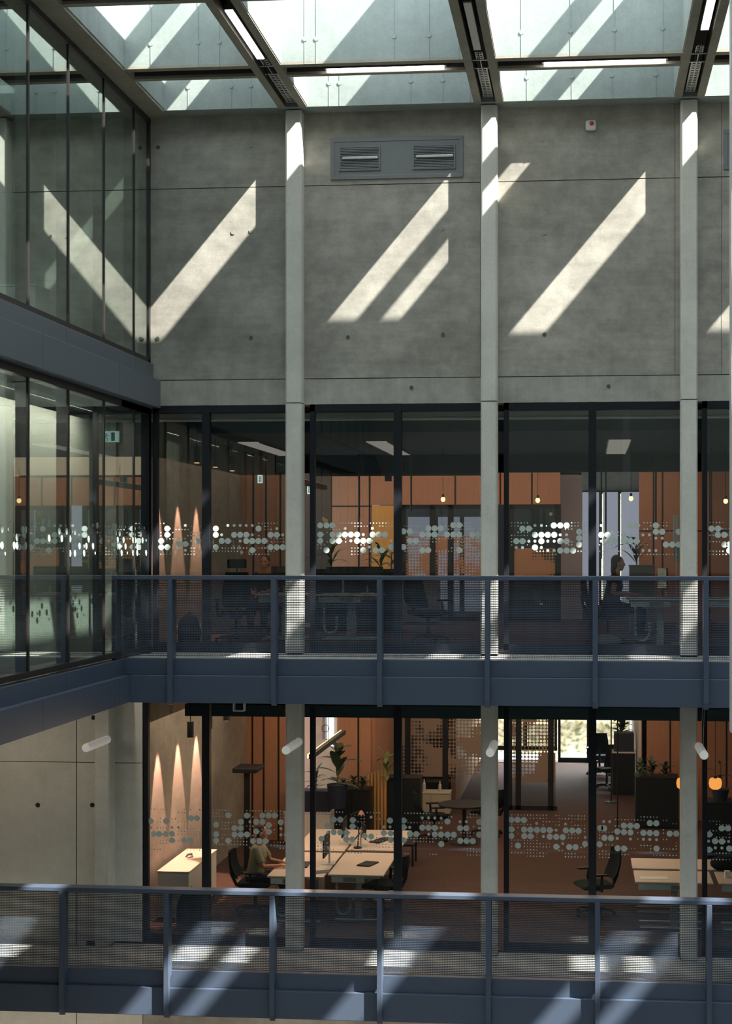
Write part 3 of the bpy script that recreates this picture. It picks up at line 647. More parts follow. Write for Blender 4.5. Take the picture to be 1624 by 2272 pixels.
wp(MB().box(X(826, 32), X(890, 32), 31.98, 32.05, 0, 2.38), 'door_leaf', M['rope'], r)
# ------------------------------------------------------------------ ceiling rafts, panels, pipes, spots
def raft(zb, zt_, Y0, Y1, ul, lab, face, zl):
    x0 = X(ul, Y0); r = empty('ceiling_raft', (0, Y0, zb), lab, 'ceiling raft')
    wp(MB().box(x0, 9.5, Y0, Y1, zb, zt_), 'raft_panel', M['raft'], r)
    wp(MB().box(x0 + .25, 9.5, Y1, Y1 + .12, zl, zt_), 'raft_drop', M['navy'], r)
raft(3.26, 3.50, 23.6, 29.4, 410, 'blue-grey acoustic raft hanging under the upper office ceiling', 'raft', 2.93)
raft(-1.10, -.92, 23.6, 28.0, 410, 'dark blue acoustic raft hanging under the lower office ceiling', 'navy', -1.12)
for us, lab in (((528, 574), 'pale ceiling panel left of the first column'), ((813, 858), 'pale ceiling panel in the middle window'), ((1351, 1399), 'pale ceiling panel in the right window')):
    x0, x1 = X(us[0], 25.5), X(us[1], 25.5)
    r = empty('ceiling_panel', (x0, 25.5, 3.25), lab + ', under the upper blue-grey raft', 'ceiling lamp')
    wp(MB().box(x0, x1, 25.5, 29.1, 3.243, 3.257), 'diffuser', M['panel'], r)
    wp(MB().box(x0 - .015, x0, 25.5, 29.1, 3.238, 3.257).box(x1, x1 + .015, 25.5, 29.1, 3.238, 3.257), 'lamp_frame', M['lgrey'], r)
tag(MB().tube([(-6.5, 22.7, 3.39), (12, 22.7, 3.37)], .026, 8).build('conduit_pipe', M['tube']), 'thin galvanised pipe running the length of the upper office ceiling behind the glass', 'pipe')
tag(MB().box(-6.5, 12, 22.9, 23.2, 3.44, 3.5).build('cable_tray', M['lgrey']), 'galvanised cable tray under the upper office ceiling behind the pipe', 'cable tray')
tag(MB().tube([(-6.4, 23.2, -.72), (12, 23.2, -.72)], .03, 8).build('conduit_pipe', M['soffit']), 'dark pipe under the lower office ceiling', 'pipe')
for i, (x0, x1, y, z) in enumerate(((X(1030, 25), X(1078, 25), 25, 3.53), (X(1112, 25), X(1195, 25), 25, 3.53), (X(1118, 24.6), X(1190, 24.6), 24.6, 3.50))):  # pale strips added where the glass reflects strip lights
    tag(MB().box(x0, x1, y, y + .06, z - .01, z + .02).build('linear_lamp', M['lampoff']), ['short strip lamp left of the column', 'strip lamp right of the column', 'lower of the two strip lamps right of the column'][i] + ' near the upper office ceiling', 'lamp')
# spots washing the left concrete wall
def spotlight(x, y, zb, lab, lvl):
    r = empty('spotlight', (x, y, zb), lab, 'lamp')
    wp(MB().cyl((x, y, zb), (x, y, zb + .25), .052, None, 16), 'lamp_body', M['black'], r, bevel=.004)
    wp(MB().cyl((x, y, zb - .002), (x, y, zb + .004), .040, None, 14), 'lens', M['lampw'], r)
    wp(MB().cyl((x, y, zb + .25), (x, y, 3.62 if zb > 0 else -.59), .008, None, 6), 'stem', M['black'], r)
ys_ = (23.5, 24.7, 25.9)
for k, y in enumerate(ys_):
    spotlight(-5.95, y, 2.80, ['nearest', 'middle', 'farthest'][k] + ' of the three black spotlights by the concrete wall, upper office', 1)
    spotlight(-6.05, y, -1.42, ['nearest', 'middle', 'farthest'][k] + ' of the three black spotlights by the concrete wall, lower office', 0)
    spot('wall_spot_upper', (-6.35, y + .1, 2.78), (-.10, .02, -1), 420, math.radians(32), .3, (1, .50, .34))
    spot('wall_spot_lower', (-6.35, y + .1, -1.1), (-.10, .02, -1), 760, math.radians(33), .25, (1, .50, .36))
# ------------------------------------------------------------------ furniture builders
def office_chair(loc, rz, label, h=1.0, headrest=False):
    r = empty('office_chair', loc, label, 'chair', rz=rz)
    hub = MB().cyl((0, 0, .07), (0, 0, .40), .03, .024, 14).lathe([(.055, .06), (.05, .11), (.03, .13)], (0, 0, 0), 14).build('gas_lift', M['black'], r)
    for k in range(5):
        a = 2 * PI * k / 5 + .3; cx, cy_ = math.cos(a), math.sin(a)
        lg = MB().tube([(cx * .03, cy_ * .03, .105), (cx * .18, cy_ * .18, .10), (cx * .31, cy_ * .31, .066)], [.026, .022, .014], 8).build('base_leg', M['black'], r)
        MB().cyl((cx * .31 - cy_ * .024, cy_ * .31 + cx * .024, .03), (cx * .31 + cy_ * .024, cy_ * .31 - cx * .024, .03), .030, None, 14).build('caster', M['black'], lg)
    MB().box(-.12, .12, -.10, .10, .39, .44).build('tilt_mechanism', M['black'], r, bevel=.02)
    m = MB(); pr = [(-.24, .455), (-.26, .485), (-.24, .51), (.10, .515), (.24, .50), (.275, .465), (.24, .44), (-.20, .44)]; n = len(pr)
    for s in (-.245, -.21, .21, .245):
        k = .93 if abs(s) > .23 else 1
        m.v += [(x * k, s, .475 + (z - .475) * k) for x, z in pr]
    m.f = [(j * n + i, j * n + (i + 1) % n, (j + 1) * n + (i + 1) % n, (j + 1) * n + i) for j in range(3) for i in range(n)] + [tuple(reversed(range(n))), tuple(range(3 * n, 4 * n))]
    m.m = [0] * len(m.f)
    m.build('seat', M['fabric'], r, bevel=.012)
    m = MB(); rows_, cols = 9, 7; th = .035
    for side in (0, 1):
        for i in range(rows_):
            t = i / (rows_ - 1); z = .56 + (h - .56) * t; w_ = .235 * (1 - .25 * t ** 2) * (.85 + .15 * min(1, t * 4)); bx = -.27 - .05 * math.sin(t * PI * .9) - .10 * t
            for j in range(cols):
                s = j / (cols - 1) * 2 - 1; m.v.append((bx + .05 * s * s - side * th, s * w_, z))
    g = rows_ * cols
    for i in range(rows_ - 1):
        for j in range(cols - 1):
            a = i * cols + j; m.f += [(a, a + 1, a + cols + 1, a + cols), (g + a, g + a + cols, g + a + cols + 1, g + a + 1)]
    ring = [j for j in range(cols)] + [i * cols + cols - 1 for i in range(1, rows_)] + [(rows_ - 1) * cols + j for j in range(cols - 2, -1, -1)] + [i * cols for i in range(rows_ - 2, 0, -1)]
    for a, b_ in zip(ring, ring[1:] + ring[:1]): m.f.append((a, g + a, g + b_, b_))
    m.m = [0] * len(m.f); m.build('backrest', M['fabric'], r, smooth=False, bevel=.008)
    MB().tube([(-.10, 0, .42), (-.30, 0, .44), (-.38, 0, .60), (-.41, 0, .78)], [.03, .03, .026, .02], 8).build('back_support', M['black'], r)
    for s in (-1, 1):
        ar = MB().tube([(-.02, s * .20, .42), (-.02, s * .29, .43), (-.01, s * .30, .55), (-.02, s * .295, .66)], [.022, .022, .026, .02], 8).build('armrest', M['black'], r)
        MB().obox((.03, s * .295, .675), (.27, .085, .03), 0).build('arm_pad', M['black'], ar, bevel=.012)
    if headrest:
        MB().obox((-.40, 0, h + .13), (.05, .30, .14), 0).build('headrest', M['fabric'], r, bevel=.02)
        MB().tube([(-.40, 0, h - .03), (-.42, 0, h + .08)], .012, 6).build('headrest_stem', M['black'], r)
    return r
def desk(x0, x1, y0, y1, zf, label, legs='y', cable=True, hgt=.74):
    r = empty('desk', ((x0 + x1) / 2, (y0 + y1) / 2, zf), label, 'desk'); zt_ = zf + hgt
    wp(MB().box(x0, x1, y0, y1, zt_ - .026, zt_), 'desk_top', M['top'], r, bevel=.004)
    wp(MB().box(x0 + .12, x1 - .12, y0 + .15, y1 - .15, zt_ - .09, zt_ - .03), 'frame', M['white'], r)
    for yy in (y0 + .22, y1 - .22):
        for xx in ((x0 + x1) / 2,):
            wp(MB().box(xx - .03, xx + .07, yy - .04, yy + .04, zf + .03, zf + .40).box(xx - .015, xx + .055, yy - .03, yy + .03, zf + .40, zt_ - .09), 'leg', M['lgrey'], r, bevel=.005)
            wp(MB().box(x0 + .08, x1 - .08, yy - .04, yy + .04, zf, zf + .03), 'foot', M['lgrey'], r, bevel=.008)
    wp(MB().box(x0 + .05, x1 - .3, y0 + .02, y0 + .10, zt_ - .13, zt_ - .03), 'cable_box', M['lgrey'], r, bevel=.008)
    wp(MB().box(x1 - .62 if x1 - x0 > .75 else x0 + .2, x1 - .42, y0 + .012, y0 + .021, zt_ - .11, zt_ - .05), 'socket', M['grille'], r)
    if cable:
        m = MB(); xc = x0 + .12
        P = [Vector((xc, y0 + .12, zt_ - .12 - .07 * k)) for k in range(6)] + [Vector((xc + .10 * (1 - math.cos(a)), y0 + .12, zt_ - .54 - .09 * math.sin(a))) for a in (0.5, 1.1, 1.7, 2.3, 2.9)] + [Vector((xc + .21, y0 + .12, zt_ - .5 + .05 * k)) for k in range(4)]
        for a, b_ in zip(P[:-1], P[1:]):
            d = (b_ - a) * .36; c = (a + b_) / 2; m.cyl(c - d, c + d, .024, .02, 8)
        m.tube(P, .007, 6); wp(m, 'cable_spine', M['lgrey'], r)
    return r
def monitor(loc, rz, label, w_=.54, h=.32, arm=False):
    r = empty('monitor', loc, label, 'monitor', rz=rz)
    MB().box(-.012, .012, -w_ / 2, w_ / 2, .13, .13 + h).build('screen_housing', M['black'], r, bevel=.006)
    MB().box(.0125, .0135, -w_ / 2 + .01, w_ / 2 - .01, .14, .12 + h).build('screen', M['screen'], r)
    MB().tube([(-.05, 0, .01), (-.05, 0, .20), (-.02, 0, .26)], .016, 8).build('stand', M['lgrey'], r)
    MB().box(-.14, .06, -.11, .11, 0, .012).build('base', M['lgrey'], r, bevel=.004)
    return r
def plant(loc, label, pot_r=.16, pot_h=.3, leafs=14, ln=.4, wd=.12, mat='leaf', up=.6, pot=True, name='potted_plant'):
    r = empty(name, loc, label, 'plant')
    z0 = pot_h if pot else 0
    if pot: MB().lathe([(pot_r * .75, 0), (pot_r, pot_h), (pot_r * .9, pot_h), (pot_r * .85, pot_h - .03)], (0, 0, 0), 16).build('pot', M['pot'], r)
    m = MB(); st = MB()
    for k in range(leafs):
        a = k * 2.4 + random.uniform(-.3, .3); el = random.uniform(.15, 1.2); L = ln * random.uniform(.7, 1.2); z = z0 + up * (k / leafs)
        d = Vector((math.cos(a) * math.cos(el), math.sin(a) * math.cos(el), math.sin(el))); s = Vector((-math.sin(a), math.cos(a), 0)); b0 = Vector((0, 0, z)); vs = []
        nseg = 5
        for q in range(nseg + 1):
            t = q / nseg; c = b0 + d * (L * t) + Vector((0, 0, -.35 * L * t * t)); w_ = wd * math.sin(PI * min(1, t * .95 + .05)) * .5
            vs += [c - s * w_ + Vector((0, 0, .15 * w_)), c, c + s * w_ + Vector((0, 0, .15 * w_))]
        m.add(vs, [f for q in range(nseg) for f in ((q * 3, q * 3 + 1, q * 3 + 4, q * 3 + 3), (q * 3 + 1, q * 3 + 2, q * 3 + 5, q * 3 + 4))])
    st.tube([(0, 0, z0 - .05), (.01, .01, z0 + up * .5), (0, 0, z0 + up)], [.014, .011, .006], 7)
    m.build('foliage', M[mat], r); st.build('stem', M['leaf2'], r)
    return r
def cabinet(x0, x1, y0, y1, z0, h, label, mat='white', topm='top', name='cabinet', doors=2):
    r = empty(name, ((x0 + x1) / 2, (y0 + y1) / 2, z0), label, 'cabinet')
    wp(MB().box(x0 + .01, x1 - .01, y0 + .02, y1 - .01, z0 + .05, z0 + h - .025), 'body', M[mat], r)
    wp(MB().box(x0 + .03, x1 - .03, y0 + .05, y1 - .03, z0, z0 + .05), 'plinth', M['black'], r)
    wp(MB().box(x0, x1, y0, y1, z0 + h - .025, z0 + h), 'top', M[topm], r, bevel=.003)
    wd_ = (x1 - x0 - .03) / doors
    for k in range(doors):
        d = wp(MB().box(x0 + .015 + k * wd_ + .003, x0 + .015 + (k + 1) * wd_ - .003, y0 + .003, y0 + .02, z0 + .06, z0 + h - .035), 'door', M[mat], r, bevel=.002)
    return r
def smooth_body(mb, name, mat, parent, vox=.008, it=6):
    o = mb.build(name, mat, parent, smooth=True)
    md = o.modifiers.new('remesh', 'REMESH'); md.mode = 'VOXEL'; md.voxel_size = vox; md.use_smooth_shade = True
    s = o.modifiers.new('smooth', 'SMOOTH'); s.iterations = it; s.factor = .5
    return o
def person(loc, rz, label, shirt, hair, hairlong=False, armL=None, armR=None, headyaw=0, lean=0.0, sleeve=.62, parted=True):
    """seated person facing +x; arms as (elbow, wrist) local points"""
    r = empty('person', loc, label, 'person', rz=rz)
    body = MB(); sh = MB(); tr = MB(); hr = MB()
    nk = Vector((.02 + lean, 0, 1.10)); ch = Vector((.0 + lean * .8, 0, .95)); wa = Vector((-.02 + lean * .3, 0, .74)); hp = Vector((-.04, 0, .56))
    HD = nk + Vector((.03, 0, .155)); R = Matrix.Rotation(headyaw, 3, 'Z')
    def hb(p, rad, tgt=body): p = HD + R @ Vector(p); tgt.ball(p, rad, 10)
    body.tube([ch, nk + Vector((0, 0, -.03)), nk + Vector((.02, 0, .07))], [.075, .055, .052], 12)
    hb((0, 0, .015), (.092, .074, .102)); hb((.025, 0, -.055), (.066, .056, .058)); hb((.055, 0, -.095), (.024, .024, .018))
    hb((.094, 0, -.012), (.018, .012, .026)); hb((.10, 0, -.032), (.016, .016, .011)); hb((.082, 0, -.062), (.014, .024, .008))
    for s in (-1, 1):
        hb((.0, s * .077, -.01), (.018, .011, .03)); hb((.074, s * .03, .028), (.02, .026, .009)); hb((.06, s * .042, -.03), (.024, .02, .02))
    for s in (-1, 1):
        sx = ch + Vector((0, s * .185, .09)); el, wr = (armL if s > 0 else armR)
        el = Vector(el); wr = Vector(wr)
        body.tube([sx, (sx + el) / 2, el], [.046, .042, .036], 10); body.tube([el, el.lerp(wr, .35), wr], [.037, .036, .024], 10)
        d = (wr - el).normalized(); side = d.cross(Vector((0, 0, 1))).normalized() * s; upv = side.cross(d) * s
        pc = wr + d * .05; body.obox(pc, (.085, .075, .026), Matrix((d, side, d.cross(side))).transposed())
        body.ball(pc, (.045, .04, .018), 8)
        for q, (off, L) in enumerate(((-.030, .070), (-.010, .080), (.010, .074), (.029, .058))):
            p0 = wr + d * .085 + side * off; p1 = p0 + d * L * .5 + Vector((0, 0, -.004)); p2 = p1 + d * L * .42 + Vector((0, 0, -.022))
            body.tube([p0, p1, p2], [.0095, .009, .0075], 7)
        t0 = wr + d * .03 - side * .03; body.tube([t0, t0 + d * .035 - side * .022, t0 + d * .065 - side * .026 + Vector((0, 0, -.008))], [.013, .011, .009], 7)
        body.tube([hp + Vector((.04, s * .09, 0)), Vector((.42, s * .12, .53))], [.075, .055], 10)
        body.tube([Vector((.43, s * .12, .53)), Vector((.42, s * .12, .30)), Vector((.40, s * .12, .10))], [.055, .05, .034], 10)
        body.ball((.45, s * .125, .045), (.125, .045, .04), 8)
        # clothes
        tr.tube([hp + Vector((.0, s * .085, .0)), Vector((.2, s * .11, .56)), Vector((.44, s * .12, .54))], [.105, .09, .073], 12); tr.tube([Vector((.44, s * .12, .55)), Vector((.43, s * .12, .32)), Vector((.40, s * .12, .13))], [.073, .064, .054], 12)
        e2 = sx.lerp(el, sleeve); sh.tube([sx + Vector((0, -s * .03, .0)), sx, sx.lerp(el, sleeve * .5), e2], [.05, .067, .062, .060], 12)
        hr_ = None
    body.tube([hp, wa, ch, ch + Vector((0, 0, .08))], [.12, .115, .125, .09], 14)
    tr.ball(hp + Vector((0, 0, -.0)), (.15, .185, .12), 10)
    n = 20; prof = []
    lv = [(hp + Vector((0, 0, .02)), .150, .185), (wa, .132, .170), (ch + Vector((0, 0, -.06)), .135, .190), (ch + Vector((0, 0, .06)), .118, .205), (ch + Vector((.0, 0, .115)), .082, .15), (nk + Vector((0, 0, -.035)), .062, .066)]
    vs = [(c.x + a * math.cos(2 * PI * i / n), c.y + b_ * math.sin(2 * PI * i / n), c.z) for c, a, b_ in lv for i in range(n)]
    sh.add(vs, [(j * n + i, j * n + (i + 1) % n, (j + 1) * n + (i + 1) % n, (j + 1) * n + i) for j in range(len(lv) - 1) for i in range(n)] + [tuple(reversed(range(n))), tuple(range((len(lv) - 1) * n, len(lv) * n))])
    hb((-.022, 0, .042), (.092, .086, .094), hr)
    hb((-.045, 0, -.0), (.070, .082, .085), hr)
    if hairlong: hb((-.07, 0, -.09), (.045, .078, .13), hr); hb((-.05, 0, -.17), (.04, .07, .08), hr)
    smooth_body(body, 'body', M['skin'], r, .007, 4); smooth_body(sh, 'shirt', shirt, r, .012, 5); smooth_body(tr, 'trousers', M['trouser'], r, .014, 5); smooth_body(hr, 'hair', hair, r, .010, 4)
    for s in (-1, 1):
        p = HD + R @ Vector((.0845, s * .030, .008)); e = MB().ball(p, (.007, .011, .006), 6).build('eye', M['black'], r)
        MB().obox((.46, s * .125, .04), (.27, .10, .075), 0).build('shoe', M['black'], r, bevel=.03)
    return r
# ------------------------------------------------------------------ lower office furniture
ZL = -4.2
def XX(u, Y): return X(u, Y)
cabinet(X(348, 23.3), X(417, 23.3) + .02, 23.3, 25.1, ZL, .76, 'low white cabinet against the concrete wall under the three cones of light', doors=1)
cx_ = X(405, 24.2)
tag(MB().tube([(cx_, 24.4, ZL + .762), (cx_ + .03, 24.42, ZL + .80), (cx_ + .09, 24.42, ZL + .81), (cx_ + .11, 24.4, ZL + .775), (cx_ + .06, 24.3, ZL + .775)], [.012, .02, .022, .018, .008], 8).build('cable_coil', M['grille']), 'small dark coil of cable lying on the low white cabinet', 'cable')
d1 = (X(592, 23.2), X(717, 23.2)); d2 = (X(727, 23.4), X(851, 23.4))
desk(d1[0], d1[1], 23.2, 25.1, ZL, 'pale desk where the person in the sage shirt types')
desk(d2[0], d2[1], 23.4, 25.15, ZL, 'pale desk right of the first column, in front of the dark monitors')
desk(d1[0], d1[1], 25.25, 27.2, ZL, 'pale desk behind the one with the seated person', cable=False)
desk(d2[0], d2[1], 25.35, 27.2, ZL, 'pale desk at the back of the group, beside the black window mullion', cable=False)
monitor((d1[1] - .12, 24.2, ZL + .74), PI, 'dark monitor seen edge-on on the desk of the seated person', .56, .34)
monitor((d1[1] - .10, 25.9, ZL + .74), PI, 'dark monitor on the rear desk, behind the first monitor', .5, .3)
monitor((d2[0] + .22, 25.7, ZL + .74), .35, 'dark tilted monitor on the back desk right of the column', .34, .24)
def deskstuff(x, y, w_, d_, rz, mat, name, lab, cat, h=.02, z=ZL + .74):
    o = MB().obox((0, 0, h / 2), (w_, d_, h), 0).build(name, M[mat], None, bevel=min(.006, h / 3)); o.location = (x, y, z); o.rotation_euler = (0, 0, rz); tag(o, lab, cat); return o
deskstuff(d2[0] + .50, 24.2, .22, .36, -.3, 'black', 'notebook', 'dark notebook lying on the pale desk right of the column', 'notebook')
deskstuff(d2[0] + .45, 26.2, .20, .5, -.4, 'black', 'laptop', 'closed dark laptop on the back desk', 'laptop')
deskstuff(d1[0] + .42, 24.05, .14, .42, .05, 'black', 'keyboard', 'black keyboard under the hands of the seated person', 'keyboard')
deskstuff(d1[1] - .10, 23.55, .22, .16, .5, 'lgrey', 'tablet', 'light grey tablet propped at the near right corner of the first desk', 'tablet', .05)
lamp_x = d2[0] + .15
r = empty('desk_lamp', (lamp_x, 25.5, ZL + .74), 'black jointed desk lamp on the back desk beside the tilted monitor', 'lamp')
MB().cyl((0, 0, 0), (0, 0, .02), .07, None, 14).build('base', M['black'], r); MB().tube([(0, 0, 0), (.02, 0, .3), (-.12, .0, .55), (.04, 0, .62)], .011, 7).build('arm', M['black'], r); MB().lathe([(.02, .06), (.055, 0), (.05, 0)], (.06, 0, .56), 12).build('lamp_shade', M['skin'], r)
px_ = X(572, 24.0)
person((px_, 23.95, ZL), 0, 'person in a sage short-sleeved shirt typing at the first desk in the lower office', M['shirt'], M['hair'], armL=((.16, .24, .78), (.40, .12, .775)), armR=((.15, -.25, .77), (.40, -.14, .775)), lean=.02, sleeve=.8)
office_chair((px_ - .03, 23.95, ZL), 0, 'black office chair carrying the person in the sage shirt', .98)
office_chair((X(858, 24.1) - .05, 24.0, ZL), PI - .25, 'black office chair pulled up to the right side of the desk beside the mullion', .95)
office_chair((X(1318, 24.4), 24.3, ZL), PI + .35, 'empty black office chair with raised armrests standing alone on the brown carpet', 1.02)
r = desk(X(1409, 23.3), X(1409, 23.3) + 1.15, 23.3, 24.15, ZL, 'white-legged desk behind the right column of the lower storey', cable=False)
r = desk(X(1583, 23.3) + .08, X(1583, 23.3) + 1.7, 23.3, 24.15, ZL, 'desk at the right edge of the lower office', cable=False)
desk(X(1400, 25.0), X(1400, 25.0) + 1.6, 24.3, 25.1, ZL, 'desk behind the desk at the right column', cable=False)
deskstuff(X(1450, 23.7), 23.6, .42, .2, .1, 'paper', 'paper_sheet', 'sheet of paper on the desk left of the right column', 'paper', .004)
deskstuff(X(1613, 23.8), 23.75, .08, .08, .1, 'paper', 'mug', 'pale mug on the desk at the right edge', 'mug', .1)
tag(MB().ball((X(1607, 24.3), 24.3, ZL + .84), (.22, .12, .12), 8).build('bag', M['fabric']), 'black bag heaped on the desk at the right edge', 'bag')
# standing lamp
x = X(548, 27.2)
r = empty('floor_lamp', (x, 27.2, ZL), 'black T-shaped floor lamp behind the seated person', 'lamp')
MB().obox((0, 0, .012), (.42, .30, .024), 0).build('base', M['black'], r, bevel=.01); MB().box(-.05, .05, -.03, .03, .02, 1.75).build('pole', M['black'], r, bevel=.005); MB().obox((.02, 0, 1.79), (.44, .62, .085), 0).build('lamp_head', M['black'], r, bevel=.02)
# plants and planters
xa, xb = X(672, 30), X(741, 30)
r = cabinet(xa - .3, xb, 29.6, 30.1, ZL, .62, 'white low cabinet carrying the dark planter behind the first column', doors=2, topm='white')
tag(MB().box(xa - .25, xb - .03, 29.65, 30.05, ZL + .62, ZL + 1.02).build('planter', M['pot'], bevel=.01), 'dark navy planter box on the white low cabinet', 'planter')
plant((X(750, 29.5), 29.4, ZL + .75), 'large dark-leaved plant below the slanting lamp', leafs=15, ln=.52, wd=.20, up=.75, pot_h=.45, pot_r=.2)
plant((X(700, 29.8), 29.8, ZL + 1.02), 'small feathery dark plant growing in the navy planter', leafs=26, ln=.34, wd=.05, up=.35, pot=False)
for k, u in enumerate((762, 785, 806)):
    plant((X(u, 30.4), 30.4, ZL + .98), 'low bushy plant, number %s from the large dark plant' % ('one', 'two', 'three')[k], leafs=22, ln=.2, wd=.07, up=.16, pot=False)
    bpy.data.objects[[o.name for o in bpy.data.objects if o.name.startswith('potted_plant') and o.type == 'EMPTY'][-1]]['label'] = ('low bushy plant nearest the large dark plant', 'low bushy plant in the middle of the dark cabinet', 'low bushy plant beside the rattan screen')[k]
cabinet(X(742, 30.3), X(822, 30.3), 30.2, 30.7, ZL, .98, 'dark cabinet under the low bushy plants', mat='black', topm='black')
r = empty('slatted_screen', (X(838, 31.0), 30.9, ZL), 'golden slatted rattan screen left of the black mullion', 'screen')
for k in range(6):
    xx = X(818 + k * 7.5, 30.9); zt2 = zt(1718 - k * 3, 818, 30.9)
    wp(MB().box(xx - .022, xx + .012, 30.88, 30.93, ZL, zt2), 'slat', M['rope'], r)
plant((X(858, 30.8), 30.75, ZL + 1.1), 'green plant leaning over the golden slatted screen', leafs=18, ln=.42, wd=.09, up=.5, pot=False, mat='leaf2')
cabinet(X(860, 31.2), X(935, 31.2), 31.0, 31.5, ZL, 1.1, 'dark cabinet behind the black mullion carrying a green plant', mat='black', topm='black')
tag(MB().lathe([(.5, 0), (.5, .03)], (X(1030, 30), 30, ZL + .74), 28).cyl((X(1030, 30), 30, ZL), (X(1030, 30), 30, ZL + .74), .04, None, 10).lathe([(.28, 0), (.26, .02)], (X(1030, 30), 30, ZL), 20).build('round_table', M['black']), 'round dark table in front of the glazed meeting room', 'table')
for k, (u, v, w_, lab) in enumerate(((940, 1700, .1, 'left'), (993, 1695, .12, 'middle'), (1060, 1690, .1, 'right'))):
    pass
office_chair((X(962, 30.2), 30.3, ZL), .3, 'dark swivel chair at the left side of the round dark table', .95)
office_chair((X(1078, 30.6), 30.9, ZL), PI - .4, 'dark swivel chair partly behind the column at the right side of the round table', .95)
r = empty('side_table', (X(890, 28.0), 28.0, ZL), 'black side table right of the black mullion, at the back of the desk group', 'table')
wp(MB().box(X(845, 28), X(922, 28), 27.7, 28.3, ZL + .36, ZL + .40), 'table_top', M['black'], r, bevel=.004)
for a, b_ in ((X(848, 28), 27.74), (X(919, 28), 27.74), (X(848, 28), 28.26), (X(919, 28), 28.26)): wp(MB().box(a - .018, a + .018, b_ - .018, b_ + .018, ZL, ZL + .36), 'leg', M['black'], r)
for k, (u, h) in enumerate(((930, .22), (941, .26), (976, .22))):
    x = X(u, 33.2); tag(MB().lathe([(.03, 0), (.035, .02), (.035, h * .6), (.014, h * .8), (.014, h)], (x, 33.2, ZL + .5), 12).build('bottle', M['lgrey']), ('left', 'middle', 'right')[k] + ' of three pale bottles on the low bench before the meeting room', 'bottle')
cabinet(X(915, 33.2), X(1000, 33.2), 33.0, 33.5, ZL, .5, 'pale low bench in front of the meeting room', mat='curtain', topm='curtain')
cabinet(X(1357, 36.5), X(1409, 36.5), 36.2, 36.9, ZL, 1.0, 'dark cabinet with a white top by the far garden window', mat='black', topm='white')
tag(MB().box(X(1362, 36.5), X(1406, 36.5), 36.3, 36.8, ZL + 1.0, ZL + 1.42).build('planter', M['pot'], bevel=.01), 'dark planter on the cabinet by the far garden window', 'planter')
plant((X(1378, 36.5), 36.4, ZL + 1.42), 'leafy plant in the planter by the far garden window', leafs=24, ln=.34, wd=.14, up=.35, pot=False, mat='leaf')
cabinet(X(1408, 32.2), X(1505, 32.2), 31.9, 32.5, ZL, 1.05, 'long dark cabinet at the right carrying a row of plants', mat='black', topm='black')
for k, u in enumerate((1425, 1450, 1480)):
    plant((X(u - 4, 32.2), 32.15, ZL + 1.05), ('dark plant at the left end', 'dark plant in the middle', 'dark plant at the right end')[k] + ' of the long dark cabinet', leafs=20, ln=.26, wd=.08, up=.25, pot=False)
plant((X(1598, 28.5), 28.5, ZL + 1.15), 'dark long-leaved plant above the right amber lamp', leafs=7, ln=.5, wd=.07, up=.5, pot_h=.2)
cabinet(X(1565, 28.5), X(1640, 28.5), 28.2, 28.8, ZL, 1.15, 'dark cabinet below the amber lamps', mat='black', topm='black')
office_chair((X(1346, 37.3), 37.2, ZL), PI / 2 + .5, 'far office chair by the garden window, the nearer of two', 1.1)
office_chair((X(1330, 39.6), 39.5, ZL), PI / 2, 'far office chair by the garden window, the farther of two', 1.1)
for u, Y, lab in ((1356, 35.2, 'slim black pole lamp left of the dark cabinet by the garden window'), (1370, 31.4, 'slim black pole lamp in front of the dark cabinet by the garden window')):
    r = empty('floor_lamp', (X(u, Y), Y, ZL), lab, 'lamp')
    MB().cyl((0, 0, 0), (0, 0, .02), .14, None, 18).build('base', M['black'], r); MB().cyl((0, 0, .02), (0, 0, 2.4), .014, None, 8).build('pole', M['black'], r); MB().lathe([(.07, 2.4), (.09, 2.5), (.02, 2.52)], (0, 0, 0), 12).build('lamp_head', M['black'], r)
def pendant_line(x, y0, y1, z, lab):
    r = empty('pendant_lamp', (x, (y0 + y1) / 2, z), lab, 'lamp')
    wp(MB().box(x - .035, x + .035, y0, y1, z - .0, z + .07), 'housing', M['black'], r)
    wp(MB().box(x - .06, x - .036, y0, (y0 + y1) / 2 - .06, z + .01, z + .07).box(x - .06, x - .036, (y0 + y1) / 2 + .06, y1, z + .01, z + .07), 'light_strip', M['lampw'], r)
    wp(MB().tube([(x, (y0 + y1) / 2, z + .07), (x, (y0 + y1) / 2, z + .9)], .005, 6), 'cord', M['black'], r)
pendant_line(X(690, 23.9), 23.9, 27.2, -1.78, 'slanting linear pendant lamp glowing over the desks of the lower office')
r = empty('pendant_ring', (X(722, 25.6), 25.6, -1.5), 'small black hanging ring over the middle of the linear pendant lamp', 'ring')
MB().tube([(.06 * math.cos(a), 0, .06 * math.sin(a)) for a in [2 * PI * k / 16 for k in range(17)]], .005, 6).build('ring', M['black'], r)
point('pendant_glow', (X(690, 24) - .3, 25.5, -1.9), 25, (1, .6, .35), .2)
for u, v, lab in ((1515, 1738, 'amber glass pendant lamp left of the right column'), (1587, 1738, 'amber glass pendant lamp right of the right column')):
    x, z = W(u, v, 26.5); r = empty('pendant_lamp', (x, 26.5, z), lab, 'lamp')
    MB().lathe([(.05, -.10), (.095, -.07), (.11, 0), (.10, .06), (.085, .085)], (0, 0, 0), 20).build('glass_shade', M['amber'], r)
    MB().cyl((0, 0, .08), (0, 0, 1.5), .005, None, 6).build('cord', M['black'], r); MB().cyl((0, 0, .06), (0, 0, .12), .03, None, 10).build('lamp_holder', M['black'], r)
